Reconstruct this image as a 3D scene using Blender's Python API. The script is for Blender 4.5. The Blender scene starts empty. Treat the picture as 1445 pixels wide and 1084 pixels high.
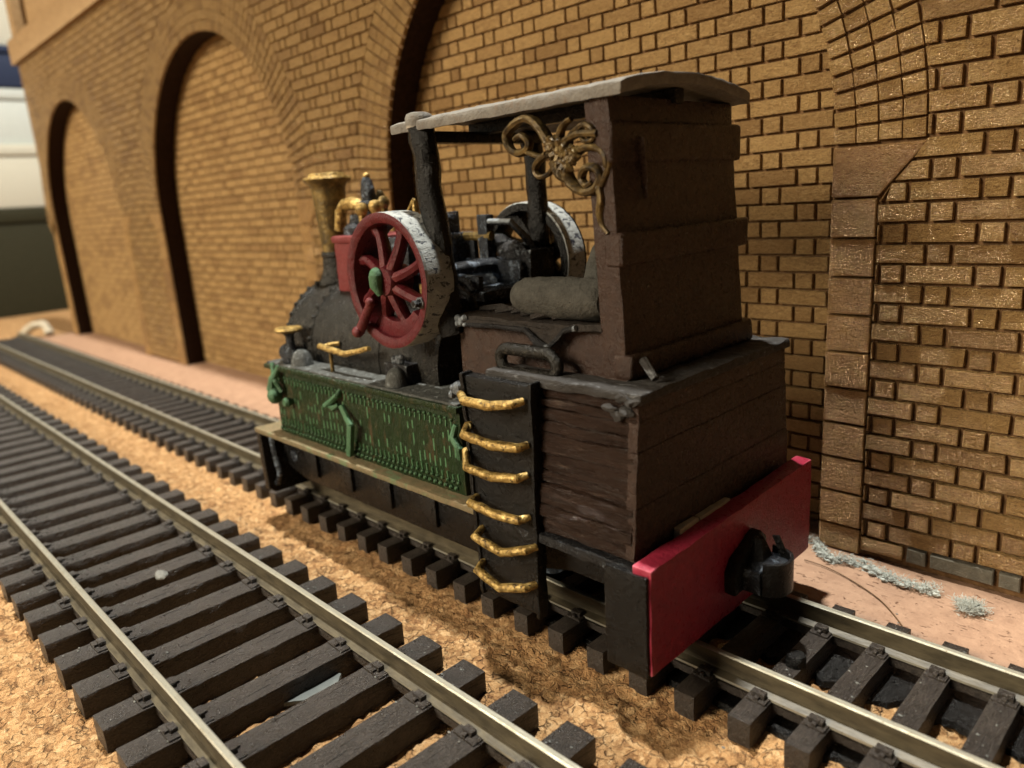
import bpy, bmesh, math, random
from mathutils import Vector, Matrix, noise

random.seed(7)
MM = 0.001
scene = bpy.context.scene
COL = scene.collection

# ------------------------------------------------------------------ camera
IMW, IMH, FPX = 1445.0, 1084.0, 1043.52
YAW, PITCH, ROLL = math.radians(46.3465), math.radians(13.9968), math.radians(-3.858)
CAM = Vector((32.5, -60.17, 41.3))                     # millimetres
_f = Vector((-math.sin(YAW) * math.cos(PITCH), math.cos(YAW) * math.cos(PITCH), -math.sin(PITCH)))
_r0 = Vector((math.cos(YAW), math.sin(YAW), 0.0))
_u0 = _r0.cross(_f)
_r = math.cos(ROLL) * _r0 + math.sin(ROLL) * _u0
_u = -math.sin(ROLL) * _r0 + math.cos(ROLL) * _u0
cam_data = bpy.data.cameras.new('camera')
cam = bpy.data.objects.new('camera', cam_data)
COL.objects.link(cam)
cam.matrix_world = Matrix(((_r.x, _u.x, -_f.x, CAM.x * MM), (_r.y, _u.y, -_f.y, CAM.y * MM),
                           (_r.z, _u.z, -_f.z, CAM.z * MM), (0, 0, 0, 1)))
cam_data.sensor_width = 36.0
cam_data.lens = FPX / IMW * 36.0
cam_data.clip_start = 0.002
cam_data.clip_end = 20.0
cam_data.dof.use_dof = True
cam_data.dof.focus_distance = 0.075
cam_data.dof.aperture_fstop = 34.0
scene.camera = cam

# ------------------------------------------------------------------ light
world = bpy.data.worlds.new('World')
scene.world = world
world.use_nodes = True
bg = world.node_tree.nodes['Background']
bg.inputs['Color'].default_value = (1.0, 0.92, 0.82, 1)
bg.inputs['Strength'].default_value = 0.03


def lamp(name, kind, loc, energy, color, size, target=None):
    d = bpy.data.lights.new(name, kind)
    d.energy = energy
    d.color = color
    if kind == 'AREA':
        d.shape = 'DISK'
        d.size = size
    else:
        d.shadow_soft_size = size
    o = bpy.data.objects.new(name, d)
    o.location = Vector(loc) * MM
    if target is not None:
        o.rotation_euler = (Vector(target) - Vector(loc)).to_track_quat('-Z', 'Y').to_euler()
    COL.objects.link(o)
    return o


lamp('ceiling_lamp', 'AREA', (-88, 16.5, 510), 6.3, (1.0, 0.97, 0.87), 0.02, (-60, 0, 0))
lamp('room_fill', 'AREA', (-370, -880, 480), 21.0, (1.0, 0.86, 0.64), 0.5, (-60, 10, 30))  # added broad warm fill for the room's soft light, source unseen

vs = scene.view_settings
vs.view_transform = 'Standard'
vs.look = 'None'
vs.exposure = 0.0
vs.gamma = 1.0
vs.use_curve_mapping = False
scene.render.engine = 'CYCLES'
scene.cycles.use_denoising = True
scene.cycles.max_bounces = 6
scene.cycles.use_adaptive_sampling = True
scene.cycles.adaptive_threshold = 0.01


# ------------------------------------------------------------------ photo pixel -> point (mm)
def ray(px, py):
    return _r * ((px - IMW / 2) / FPX) - _u * ((py - IMH / 2) / FPX) + _f


def on_y(px, py, y):
    d = ray(px, py)
    return CAM + d * ((y - CAM.y) / d.y)


def on_x(px, py, x):
    d = ray(px, py)
    return CAM + d * ((x - CAM.x) / d.x)


def on_z(px, py, z):
    d = ray(px, py)
    return CAM + d * ((z - CAM.z) / d.z)


# ------------------------------------------------------------------ materials
class NT:
    def __init__(self, name):
        self.m = bpy.data.materials.new(name)
        self.m.use_nodes = True
        self.t = self.m.node_tree
        self.b = self.t.nodes['Principled BSDF']
        self._tc = None

    def new(self, kind, **kw):
        n = self.t.nodes.new(kind)
        for k, v in kw.items():
            setattr(n, k, v)
        return n

    def link(self, a, b):
        self.t.links.new(a, b)

    def coord(self, sx=1, sy=1, sz=1, rot=(0, 0, 0)):
        """object coordinates in millimetres times the given scale"""
        if self._tc is None:
            self._tc = self.new('ShaderNodeTexCoord')
        mp = self.new('ShaderNodeMapping')
        mp.inputs['Scale'].default_value = (1000 * sx, 1000 * sy, 1000 * sz)
        mp.inputs['Rotation'].default_value = rot
        self.link(self._tc.outputs['Object'], mp.inputs['Vector'])
        return mp.outputs['Vector']

    def noise(self, vec, scale=1, detail=4, rough=0.55, dist=0.0):
        n = self.new('ShaderNodeTexNoise')
        n.inputs['Scale'].default_value = scale
        n.inputs['Detail'].default_value = detail
        n.inputs['Roughness'].default_value = rough
        n.inputs['Distortion'].default_value = dist
        self.link(vec, n.inputs['Vector'])
        return n.outputs['Fac']

    def voronoi(self, vec, scale=1, feature='F1', out='Distance', rnd=1.0):
        n = self.new('ShaderNodeTexVoronoi', feature=feature)
        n.inputs['Scale'].default_value = scale
        n.inputs['Randomness'].default_value = rnd
        self.link(vec, n.inputs['Vector'])
        return n.outputs[out]

    def ramp(self, fac, stops):
        n = self.new('ShaderNodeValToRGB')
        e = n.color_ramp.elements
        while len(e) < len(stops):
            e.new(0.5)
        for i, (p, c) in enumerate(stops):
            e[i].position = p
            if not isinstance(c, (tuple, list)):
                c = (c, c, c)
            e[i].color = (c[0], c[1], c[2], 1)
        self.link(fac, n.inputs['Fac'])
        return n.outputs['Color']

    def mix(self, fac, a, b, mode='MIX'):
        n = self.new('ShaderNodeMix', data_type='RGBA', blend_type=mode)
        for sock, v in ((n.inputs[0], fac), (n.inputs[6], a), (n.inputs[7], b)):
            if isinstance(v, (int, float)):
                sock.default_value = v
            elif isinstance(v, tuple):
                sock.default_value = (v[0], v[1], v[2], 1)
            else:
                self.link(v, sock)
        return n.outputs[2]

    def math(self, op, a, b=0.0):
        n = self.new('ShaderNodeMath', operation=op)
        for i, v in enumerate((a, b)):
            if isinstance(v, (int, float)):
                n.inputs[i].default_value = v
            else:
                self.link(v, n.inputs[i])
        return n.outputs[0]

    def bump(self, height, dist_mm, strength=1.0, normal=None):
        n = self.new('ShaderNodeBump')
        n.inputs['Distance'].default_value = dist_mm * MM
        n.inputs['Strength'].default_value = strength
        self.link(height, n.inputs['Height'])
        if normal is not None:
            self.link(normal, n.inputs['Normal'])
        return n.outputs['Normal']

    def out(self, color=None, rough=None, metal=None, normal=None, spec=None, coat=None):
        for key, v in (('Base Color', color), ('Roughness', rough), ('Metallic', metal), ('Specular IOR Level', spec), ('Coat Weight', coat)):
            if v is None:
                continue
            s = self.b.inputs[key]
            if isinstance(v, (int, float)):
                s.default_value = v
            elif isinstance(v, tuple):
                s.default_value = (v[0], v[1], v[2], 1)
            else:
                self.link(v, s)
        if normal is not None:
            self.link(normal, self.b.inputs['Normal'])
        return self.m


def paint(name, c1, c2, rough=0.5, wear=None, wear_lo=0.60, wear_hi=0.72, wear_scale=1.1, bump=0.05, edge=None, edge_at=0.53,
          spec=0.24, stretch=(1, 1, 1), dust=None, metal=0.0):
    """hand-brushed model paint: blotchy colour, brush relief, patches of wear, rubbed edges"""
    n = NT(name)
    v = n.coord(*stretch)
    col = n.ramp(n.noise(v, 0.9, 5, 0.6), [(0.3, c1), (0.7, c2)])
    if wear is not None:
        w = n.ramp(n.noise(v, wear_scale, 8, 0.68, 0.4), [(wear_lo, 0.0), (wear_hi, 1.0)])
        col = n.mix(w, col, wear)
    if dust is not None:
        d = n.ramp(n.noise(v, 3.2, 6, 0.7), [(0.45, 0.0), (0.75, 0.6)])
        col = n.mix(d, col, dust)
    if edge is not None:
        g = n.new('ShaderNodeNewGeometry')
        p = n.math('ADD', g.outputs['Pointiness'], n.math('MULTIPLY', n.math('SUBTRACT', n.noise(v, 2.2, 5, 0.7), 0.5), 0.05))
        e = n.ramp(p, [(edge_at + 0.01, 0.0), (edge_at + 0.06, 1.0)])
        col = n.mix(e, col, edge)
    h = n.math('ADD', n.noise(v, 2.6, 6, 0.65), n.math('MULTIPLY', n.noise(v, 9.0, 3, 0.6), 0.35))
    r = n.ramp(n.noise(v, 1.7, 4), [(0.3, rough * 0.75), (0.7, min(1.0, rough * 1.4))])
    return n.out(col, r, metal, n.bump(h, bump * 3.2), spec)


M = {}

# mdf brick face: golden-brown fibre board with a satin sheen
def mdf(name, tint=(1, 1, 1), stain=0.35, relief=1.2):
    n = NT(name)
    f1 = n.noise(n.coord(1.1, 1.0, 3.4, (0, 0.45, 0)), 1.25, 6, 0.66, 1.2)
    f2 = n.noise(n.coord(2.6, 1.0, 0.9, (0, -0.6, 0)), 1.6, 5, 0.62, 1.6)
    big = n.noise(n.coord(), 0.055, 4, 0.6)
    base = n.ramp(f1, [(0.30, tuple(a * b for a, b in zip((0.24, 0.125, 0.044), tint))), (0.52, tuple(a * b for a, b in zip((0.55, 0.34, 0.13), tint))),
                       (0.74, tuple(a * b for a, b in zip((0.78, 0.54, 0.25), tint)))])
    st = n.ramp(n.noise(n.coord(1, 1, 1), 0.33, 5, 0.65), [(0.52, 0.0), (0.78, stain)])
    base = n.mix(st, base, (0.20, 0.075, 0.028))
    base = n.mix(n.ramp(big, [(0.35, 0.0), (0.7, 0.4)]), base, tuple(a * b for a, b in zip((0.54, 0.34, 0.13), tint)))
    fl = n.ramp(n.noise(n.coord(1.4, 1.0, 4.2, (0, 0.9, 0)), 1.9, 4, 0.6, 1.8), [(0.60, 0.0), (0.68, 0.75)])  # bright streaks in the colour stand for glints on the fibres
    base = n.mix(fl, base, (0.72, 0.52, 0.27))
    dk = n.ramp(n.noise(n.coord(1.2, 1.0, 3.0, (0, -0.3, 0)), 2.3, 4, 0.6, 1.4), [(0.58, 0.0), (0.68, 0.8)])
    base = n.mix(dk, base, (0.12, 0.055, 0.02))
    g = n.new('ShaderNodeObjectInfo')
    g2 = n.new('ShaderNodeNewGeometry')
    rn = n.math('FRACT', n.math('ADD', g.outputs['Random'], g2.outputs['Random Per Island']))
    base = n.mix(n.ramp(rn, [(0.0, 0.42), (0.45, 0.0), (1.0, 0.0)]), base, (0.17, 0.075, 0.026))
    base = n.mix(n.ramp(rn, [(0.0, 0.0), (0.6, 0.0), (1.0, 0.35)]), base, (0.56, 0.36, 0.15))
    f3 = n.noise(n.coord(1.5, 1.0, 3.2, (0, 0.7, 0)), 4.5, 4, 0.6, 1.0)
    h = n.math('ADD', n.math('ADD', f1, n.math('MULTIPLY', f2, 0.8)), n.math('MULTIPLY', f3, 0.4))
    rough = n.ramp(f2, [(0.3, 0.5), (0.7, 0.25)])
    return n.out(base, rough, 0.2, n.bump(h, relief), 0.4)


M['mdf'] = mdf('mdf_brick_face', (1.06, 1.07, 1.1))
M['mdf_recess'] = mdf('mdf_recess_brick_face', (1.03, 1.05, 1.14), 0.2, 0.6)
M['mdf_stone'] = mdf('mdf_stone_face', (0.95, 0.90, 0.84), 0.5, 0.8)
n = NT('charred_edge')
v = n.coord()
M['char'] = n.out(n.ramp(n.noise(v, 1.4, 5), [(0.3, (0.010, 0.005, 0.003)), (0.7, (0.030, 0.014, 0.007))]), 0.8, 0.0, n.bump(n.noise(v, 3, 4), 0.1), 0.15)
n = NT('scorched_joint')
v = n.coord()
M['joint'] = n.out(n.ramp(n.noise(v, 1.4, 5), [(0.3, (0.075, 0.040, 0.017)), (0.7, (0.17, 0.095, 0.042))]), 0.8, 0.0, n.bump(n.noise(v, 3, 4), 0.1), 0.15)
n = NT('pale_mdf_board')
v = n.coord()
M['mdf_plain'] = n.out(n.ramp(n.noise(v, 0.5, 5), [(0.3, (0.20, 0.12, 0.05)), (0.7, (0.29, 0.185, 0.085))]), 0.6, 0.0, n.bump(n.noise(v, 3, 4), 0.1), 0.35)
M['grey_base'] = paint('grey_painted_brick', (0.096, 0.09, 0.072), (0.156, 0.144, 0.114), 0.7, wear=(0.42, 0.42, 0.36), bump=0.06)

# cork
n = NT('cork_sheet')
v = n.coord()
va = n.new('ShaderNodeVectorMath', operation='ADD')
nn = n.new('ShaderNodeTexNoise')
nn.inputs['Scale'].default_value = 0.8
n.link(v, nn.inputs['Vector'])
n.link(v, va.inputs[0])
n.link(nn.outputs['Color'], va.inputs[1])
wv = va.outputs[0]
edge = n.voronoi(wv, 1.0, 'DISTANCE_TO_EDGE')
cell = n.voronoi(wv, 1.0, 'F1', 'Color')
cell2 = n.voronoi(wv, 2.1, 'F1', 'Color')
g1 = n.new('ShaderNodeRGBToBW')
n.link(cell, g1.inputs[0])
g2 = n.new('ShaderNodeRGBToBW')
n.link(cell2, g2.inputs[0])
tone = n.math('ADD', n.math('MULTIPLY', g1.outputs[0], 0.30), n.math('ADD', n.math('MULTIPLY', g2.outputs[0], 0.30), n.math('MULTIPLY', n.noise(v, 2.2, 6, 0.7), 0.48)))
col = n.ramp(tone, [(0.30, (0.20, 0.095, 0.036)), (0.47, (0.40, 0.215, 0.088)), (0.60, (0.52, 0.305, 0.135)), (0.76, (0.66, 0.43, 0.22))])
crackmask = n.ramp(n.noise(v, 0.9, 5, 0.7), [(0.48, 0.0), (0.60, 1.0)])
cr = n.math('MULTIPLY', n.ramp(edge, [(0.0, 1.0), (0.07, 0.0)]), crackmask)
col = n.mix(n.math('MULTIPLY', cr, 0.5), col, (0.085, 0.038, 0.015))
hh = n.math('SUBTRACT', n.math('ADD', n.math('ADD', n.noise(v, 1.3, 6, 0.65), n.math('MULTIPLY', n.noise(v, 5, 4, 0.6), 0.45)), n.math('MULTIPLY', g1.outputs[0], 0.5)), n.math('MULTIPLY', cr, 0.7))
M['cork'] = n.out(col, 0.75, 0.0, n.bump(hh, 0.9), 0.3)

# card / smooth cork strip beside the wall
n = NT('smooth_pinkish_cork')
v = n.coord()
col = n.ramp(n.noise(v, 0.5, 6, 0.6), [(0.3, (0.24, 0.142, 0.092)), (0.7, (0.33, 0.205, 0.135))])
pit = n.ramp(n.noise(n.coord(0.7, 1.5, 1, (0, 0, 0.5)), 1.5, 4, 0.6, 0.8), [(0.62, 0.0), (0.67, 1.0)])
pit = n.math('MULTIPLY', pit, n.ramp(n.noise(v, 0.22, 3), [(0.42, 0.0), (0.58, 1.0)]))
col = n.mix(pit, col, (0.15, 0.06, 0.03))
M['strip'] = n.out(col, 0.7, 0.0, n.bump(n.math('SUBTRACT', n.noise(v, 1.2, 5), pit), 0.22), 0.3)

# plastic sleepers
n = NT('dark_plastic_sleeper')
v = n.coord(4.0, 0.5, 2.0)
v2 = n.coord()
col = n.ramp(n.noise(v2, 1.1, 5, 0.6), [(0.3, (0.012, 0.009, 0.008)), (0.7, (0.030, 0.023, 0.020))])
dst = n.ramp(n.noise(v2, 5.0, 6, 0.75), [(0.50, 0.0), (0.70, 0.6)])
col = n.mix(dst, col, (0.15, 0.128, 0.10))
M['sleeper'] = n.out(col, n.ramp(n.noise(v2, 2, 4), [(0.3, 0.24), (0.7, 0.46)]), 0.0,
                     n.bump(n.math('ADD', n.noise(v, 2.0, 5, 0.65), n.math('MULTIPLY', n.noise(v2, 8, 3), 0.3)), 0.28), 0.5)

# nickel-silver rail
n = NT('nickel_silver_rail')
v = n.coord(0.25, 1, 1)
v2 = n.coord()
gr = n.ramp(n.noise(v, 1.6, 6, 0.65), [(0.40, 0.0), (0.72, 0.8)])
col = n.mix(gr, (0.40, 0.39, 0.33), (0.14, 0.12, 0.08))
sp = n.ramp(n.noise(v2, 4.0, 4, 0.6), [(0.64, 0.0), (0.70, 1.0)])
col = n.mix(sp, col, (0.10, 0.075, 0.04))
M['rail'] = n.out(col, n.ramp(gr, [(0.0, 0.34), (0.8, 0.62)]), 0.6, n.bump(n.noise(v, 3, 5), 0.05), 0.5)
n = NT('tarnished_rail_web')
v = n.coord(0.3, 1, 1)
M['rail_web'] = n.out(n.ramp(n.noise(v, 1.2, 6, 0.65), [(0.3, (0.026, 0.021, 0.013)), (0.7, (0.085, 0.070, 0.043))]), 0.5, 0.0, n.bump(n.noise(v, 3, 5), 0.05), 0.4)

# locomotive paints
M['red'] = paint('red_beam_paint', (0.2, 0.014, 0.034), (0.27, 0.02, 0.045), 0.3, wear=(0.50, 0.09, 0.12), wear_lo=0.66, wear_hi=0.8, bump=0.03, edge=(0.50, 0.12, 0.16), edge_at=0.535)
M['wheel_red'] = paint('dull_red_wheel_paint', (0.0525, 0.0049, 0.0077), (0.0875, 0.0098, 0.014), 0.3, bump=0.05, edge=(0.15, 0.035, 0.035), edge_at=0.57)
M['pink'] = paint('brick_red_block_paint', (0.104, 0.016, 0.0176), (0.152, 0.0272, 0.0272), 0.5, bump=0.06)
M['green'] = paint('tank_green_paint', (0.0066, 0.0157, 0.0054), (0.0136, 0.0278, 0.0097), 0.26, wear=(0.075, 0.046, 0.024), wear_lo=0.54, wear_hi=0.72, wear_scale=0.5, bump=0.07, edge=(0.07, 0.16, 0.08), edge_at=0.58, stretch=(1.4, 1, 0.5))
M['green_dusty'] = paint('dusty_ochre_green_footplate', (0.10, 0.095, 0.05), (0.17, 0.125, 0.07), 0.6, wear=(0.085, 0.17, 0.085), wear_lo=0.54, wear_hi=0.66, wear_scale=0.25, bump=0.06, dust=(0.22, 0.15, 0.095), edge=(0.16, 0.07, 0.045), edge_at=0.60)
M['green_light'] = paint('pale_green_fitting', (0.0367, 0.0955, 0.0441), (0.0624, 0.1323, 0.0735), 0.4, bump=0.06)
M['grey_top'] = paint('sooty_grey_deck', (0.0338, 0.036, 0.0345), (0.075, 0.0788, 0.075), 0.5, wear=(0.26, 0.28, 0.29), wear_lo=0.55, wear_hi=0.72, wear_scale=1.6, bump=0.09)
M['boiler'] = paint('sooty_grey_boiler', (0.0055, 0.0051, 0.0044), (0.0104, 0.0096, 0.0078), 0.22, wear=(0.075, 0.066, 0.052), wear_lo=0.56, wear_hi=0.78, bump=0.06)
M['black'] = paint('black_paint', (0.0022, 0.0022, 0.0024), (0.0054, 0.0052, 0.0052), 0.22, bump=0.06, edge=(0.05, 0.05, 0.055), edge_at=0.60, spec=0.2)
M['black_worn'] = paint('black_paint_rubbed_pale', (0.006, 0.006, 0.007), (0.015, 0.015, 0.0165), 0.22, wear=(0.20, 0.235, 0.27), wear_lo=0.60, wear_hi=0.74, wear_scale=1.0, bump=0.09, edge=(0.24, 0.27, 0.30), edge_at=0.58)
M['iron'] = paint('black_iron_painted_sheen', (0.006, 0.0072, 0.0096), (0.021, 0.0252, 0.033), 0.22, wear=(0.26, 0.32, 0.40), wear_lo=0.53, wear_hi=0.70, wear_scale=0.7, bump=0.07)  # bluish patches paint the reflections of shiny iron into the colour
M['rim'] = paint('chipped_pale_grey_rim', (0.2455, 0.2604, 0.2567), (0.372, 0.3943, 0.3943), 0.5, wear=(0.035, 0.04, 0.055), wear_lo=0.535, wear_hi=0.58, wear_scale=1.5, bump=0.07, stretch=(1, 0.6, 1))
M['roof'] = paint('weathered_grey_roof', (0.116, 0.1071, 0.0959), (0.1785, 0.1696, 0.154), 0.6, wear=(0.14, 0.105, 0.08), wear_lo=0.56, wear_hi=0.75, wear_scale=0.8, bump=0.07, edge=(0.42, 0.36, 0.29), edge_at=0.57)
M['brown'] = paint('dark_brown_cab_paint', (0.0221, 0.0111, 0.0078), (0.039, 0.0215, 0.0149), 0.22, wear=(0.045, 0.034, 0.030), wear_lo=0.70, wear_hi=0.85, wear_scale=0.35, bump=0.07, edge=(0.06, 0.042, 0.035), edge_at=0.57, spec=0.3)
M['plank'] = paint('dark_brown_planks', (0.016, 0.009, 0.0065), (0.036, 0.021, 0.0155), 0.22, wear=(0.10, 0.070, 0.056), wear_lo=0.60, wear_hi=0.76, wear_scale=0.8, bump=0.13, stretch=(0.28, 0.28, 2.4), edge=(0.12, 0.09, 0.078), edge_at=0.57, spec=0.3)
M['dusty_top'] = paint('dusty_bunker_rim', (0.0189, 0.0167, 0.0156), (0.0403, 0.0378, 0.0365), 0.6, wear=(0.20, 0.21, 0.225), wear_lo=0.57, wear_hi=0.72, wear_scale=1.3, bump=0.11, stretch=(0.4, 1, 1))
M['cloth'] = paint('grey_canvas', (0.0343, 0.0332, 0.0289), (0.0578, 0.0557, 0.0482), 0.8, wear=(0.09, 0.085, 0.07), wear_lo=0.6, wear_hi=0.8, bump=0.10)
M['cloth_dark'] = paint('dark_oilcloth', (0.0108, 0.0084, 0.0072), (0.027, 0.0216, 0.018), 0.42, wear=(0.14, 0.13, 0.12), wear_lo=0.68, wear_hi=0.8, bump=0.10)
M['cream'] = paint('bare_card_strip', (0.2912, 0.2464, 0.1792), (0.3696, 0.336, 0.2688), 0.8, bump=0.04)
n = NT('brush_gilt')
v = n.coord()
col = n.ramp(n.noise(v, 1.3, 6, 0.66), [(0.30, (0.07, 0.04, 0.01)), (0.50, (0.30, 0.195, 0.055)), (0.75, (0.62, 0.47, 0.19))])
ch = n.ramp(n.noise(v, 2.8, 5, 0.65), [(0.54, 0.0), (0.64, 1.0)])
col = n.mix(ch, col, (0.035, 0.022, 0.01))
M['gold'] = n.out(col, n.ramp(n.noise(v, 3, 4), [(0.3, 0.32), (0.7, 0.6)]), 0.55, n.bump(n.noise(v, 3.2, 6), 0.14), 0.5)
n = NT('aged_brass')
v = n.coord()
col = n.ramp(n.noise(v, 0.7, 6, 0.62, 0.6), [(0.30, (0.025, 0.019, 0.010)), (0.52, (0.12, 0.082, 0.026)), (0.78, (0.33, 0.23, 0.075))])
M['brass_old'] = n.out(col, n.ramp(n.noise(v, 2, 4), [(0.3, 0.25), (0.7, 0.55)]), 0.5, n.bump(n.noise(v, 2.6, 5), 0.10), 0.5)
n = NT('bronze_scroll')
v = n.coord()
col = n.ramp(n.noise(v, 1.2, 6, 0.62, 0.6), [(0.34, (0.020, 0.015, 0.010)), (0.52, (0.085, 0.056, 0.02)), (0.75, (0.22, 0.155, 0.058))])
M['scroll'] = n.out(col, 0.45, 0.4, n.bump(n.noise(v, 3, 5), 0.12), 0.5)
n = NT('white_lint')
M['lint'] = n.out((0.38, 0.40, 0.37), 0.9, 0.0, None, 0.2)
M['hair'] = paint('brown_fibre', (0.10, 0.055, 0.025), (0.14, 0.08, 0.04), 0.5, bump=0.01)
M['stone'] = paint('pale_grit', (0.1238, 0.1279, 0.1196), (0.198, 0.198, 0.1856), 0.5, bump=0.10)
M['paper'] = paint('pale_blue_paper', (0.0901, 0.1008, 0.1008), (0.118, 0.1287, 0.1265), 0.8, bump=0.03)
M['olive'] = paint('dark_olive_board', (0.0216, 0.0202, 0.0094), (0.0302, 0.0281, 0.013), 0.7, bump=0.04)
M['white_card'] = paint('cream_card', (0.5379, 0.5245, 0.4438), (0.5783, 0.5648, 0.4841), 0.7, bump=0.03)
M['white_cool'] = paint('cool_white_card', (0.5158, 0.5576, 0.5437), (0.5715, 0.6134, 0.5924), 0.6, bump=0.03)
M['navy'] = paint('navy_card', (0.018, 0.027, 0.062), (0.024, 0.036, 0.08), 0.6, bump=0.03)


# ------------------------------------------------------------------ mesh helpers (millimetres in, metres out)
class MB:
    def __init__(self):
        self.v, self.f, self.mi = [], [], []

    def add(self, vs, fs, mi=0):
        k = len(self.v)
        self.v += [tuple(p) for p in vs]
        self.f += [tuple(i + k for i in q) for q in fs]
        self.mi += [mi] * len(fs)
        return self

    def box(self, x0, x1, y0, y1, z0, z1, mi=0):
        vs = [(x0, y0, z0), (x1, y0, z0), (x1, y1, z0), (x0, y1, z0), (x0, y0, z1), (x1, y0, z1), (x1, y1, z1), (x0, y1, z1)]
        return self.add(vs, [(0, 3, 2, 1), (4, 5, 6, 7), (0, 1, 5, 4), (1, 2, 6, 5), (2, 3, 7, 6), (3, 0, 4, 7)], mi)

    def hexa(self, p, mi=0):
        return self.add(p, [(0, 3, 2, 1), (4, 5, 6, 7), (0, 1, 5, 4), (1, 2, 6, 5), (2, 3, 7, 6), (3, 0, 4, 7)], mi)

    def prism(self, poly, axis, a, b, mi=0):
        """poly: 2d points; axis 'x' -> (y,z), 'y' -> (x,z), 'z' -> (x,y)"""
        def p3(q, t):
            return {'x': (t, q[0], q[1]), 'y': (q[0], t, q[1]), 'z': (q[0], q[1], t)}[axis]
        n_ = len(poly)
        vs = [p3(q, a) for q in poly] + [p3(q, b) for q in poly]
        fs = [tuple(range(n_ - 1, -1, -1)), tuple(range(n_, 2 * n_))]
        fs += [(i, (i + 1) % n_, n_ + (i + 1) % n_, n_ + i) for i in range(n_)]
        return self.add(vs, fs, mi)

    def tube(self, path, rad, seg=10, mi=0, closed=False, flat=1.0):
        path = [Vector(p) for p in path]
        n_ = len(path)
        if not isinstance(rad, (list, tuple)):
            rad = [rad] * n_
        rings = []
        up = None
        for i, p in enumerate(path):
            if closed:
                t = path[(i + 1) % n_] - path[i - 1]
            else:
                t = path[min(i + 1, n_ - 1)] - path[max(i - 1, 0)]
            t.normalize()
            if up is None:
                up = Vector((0, 1, 0)) if abs(t.y) < 0.8 else Vector((0, 0, 1))
            a = (up - t * up.dot(t))
            if a.length < 1e-6:
                a = t.orthogonal()
            a.normalize()
            up = a
            b = t.cross(a)
            rings.append([p + (a * math.cos(2 * math.pi * k / seg) * flat + b * math.sin(2 * math.pi * k / seg)) * rad[i] for k in range(seg)])
        vs = [q for r in rings for q in r]
        fs = []
        for i in range(n_ if closed else n_ - 1):
            j = (i + 1) % n_
            for k in range(seg):
                fs.append((i * seg + k, i * seg + (k + 1) % seg, j * seg + (k + 1) % seg, j * seg + k))
        if not closed:
            fs.append(tuple(range(seg - 1, -1, -1)))
            fs.append(tuple((n_ - 1) * seg + k for k in range(seg)))
        return self.add(vs, fs, mi)

    def lathe(self, prof, c, axis='z', seg=32, mi=0, cap=True, a0=0.0, a1=None):
        """prof: (radius, t) along the axis from centre c"""
        full = a1 is None
        a1 = a0 + 2 * math.pi if full else a1
        m = seg if full else seg + 1
        vs = []
        for r, t in prof:
            for k in range(m):
                a = a0 + (a1 - a0) * k / seg
                u, w = r * math.cos(a), r * math.sin(a)
                vs.append({'z': (c[0] + u, c[1] + w, c[2] + t), 'x': (c[0] + t, c[1] + u, c[2] + w), 'y': (c[0] + u, c[1] + t, c[2] + w)}[axis])
        fs = []
        for i in range(len(prof) - 1):
            for k in range(seg):
                k2 = (k + 1) % m
                fs.append((i * m + k, i * m + k2, (i + 1) * m + k2, (i + 1) * m + k))
        if cap and full:
            fs.append(tuple(range(m - 1, -1, -1)))
            fs.append(tuple((len(prof) - 1) * m + k for k in range(m)))
        return self.add(vs, fs, mi)

    def ball(self, c, r, seg=10, mi=0, sq=(1, 1, 1)):
        prof_n = max(5, seg // 2 + 1)
        vs, fs = [], []
        for i in range(prof_n + 1):
            a = math.pi * i / prof_n
            for k in range(seg):
                b = 2 * math.pi * k / seg
                vs.append((c[0] + r * sq[0] * math.sin(a) * math.cos(b), c[1] + r * sq[1] * math.sin(a) * math.sin(b), c[2] + r * sq[2] * math.cos(a)))
        for i in range(prof_n):
            for k in range(seg):
                fs.append((i * seg + k, (i + 1) * seg + k, (i + 1) * seg + (k + 1) % seg, i * seg + (k + 1) % seg))
        return self.add(vs, fs, mi)

    def build(self, name, mats, parent=None, bevel=0.0, bseg=2, sub=0.0, rough=0.0, rscale=0.6, smooth=True, origin=(0, 0, 0), angle=38, grain=None):
        bm = bmesh.new()
        vv = [bm.verts.new(p) for p in self.v]
        for q, mi in zip(self.f, self.mi):
            try:
                fc = bm.faces.new([vv[i] for i in q])
                fc.material_index = mi
            except ValueError:
                pass
        bmesh.ops.remove_doubles(bm, verts=bm.verts, dist=1e-4)
        bmesh.ops.recalc_face_normals(bm, faces=bm.faces)
        if bevel > 0:
            es = [e for e in bm.edges if len(e.link_faces) == 2 and e.calc_face_angle(0) > math.radians(30)]
            bmesh.ops.bevel(bm, geom=es, offset=bevel, segments=bseg, profile=0.6, affect='EDGES', clamp_overlap=True)
        if sub > 0:
            for _ in range(6):
                es = [e for e in bm.edges if e.calc_length() > sub]
                if not es or len(bm.verts) > 60000:
                    break
                bmesh.ops.subdivide_edges(bm, edges=es, cuts=1, use_grid_fill=True)
            bmesh.ops.triangulate(bm, faces=[q for q in bm.faces if len(q.verts) > 4])
        if rough > 0:
            for q in bm.verts:
                if grain:
                    gc = Vector((q.co.x * grain[0], q.co.y * grain[1], q.co.z * grain[2]))
                    w_ = noise.noise_vector(gc) * rough + noise.noise_vector(gc * 2.3 + Vector((7, 3, 1))) * rough * 0.55
                    q.co += Vector((w_.x * .5, w_.y, w_.z * .6))
                    continue
                d = noise.noise_vector(q.co * rscale) * rough + noise.noise_vector(q.co * rscale * 3.1 + Vector((7, 3, 1))) * rough * 0.4
                q.co += d
        for q in bm.verts:
            q.co = (q.co - Vector(origin)) * MM
        me = bpy.data.meshes.new(name)
        bm.to_mesh(me)
        bm.free()
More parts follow.
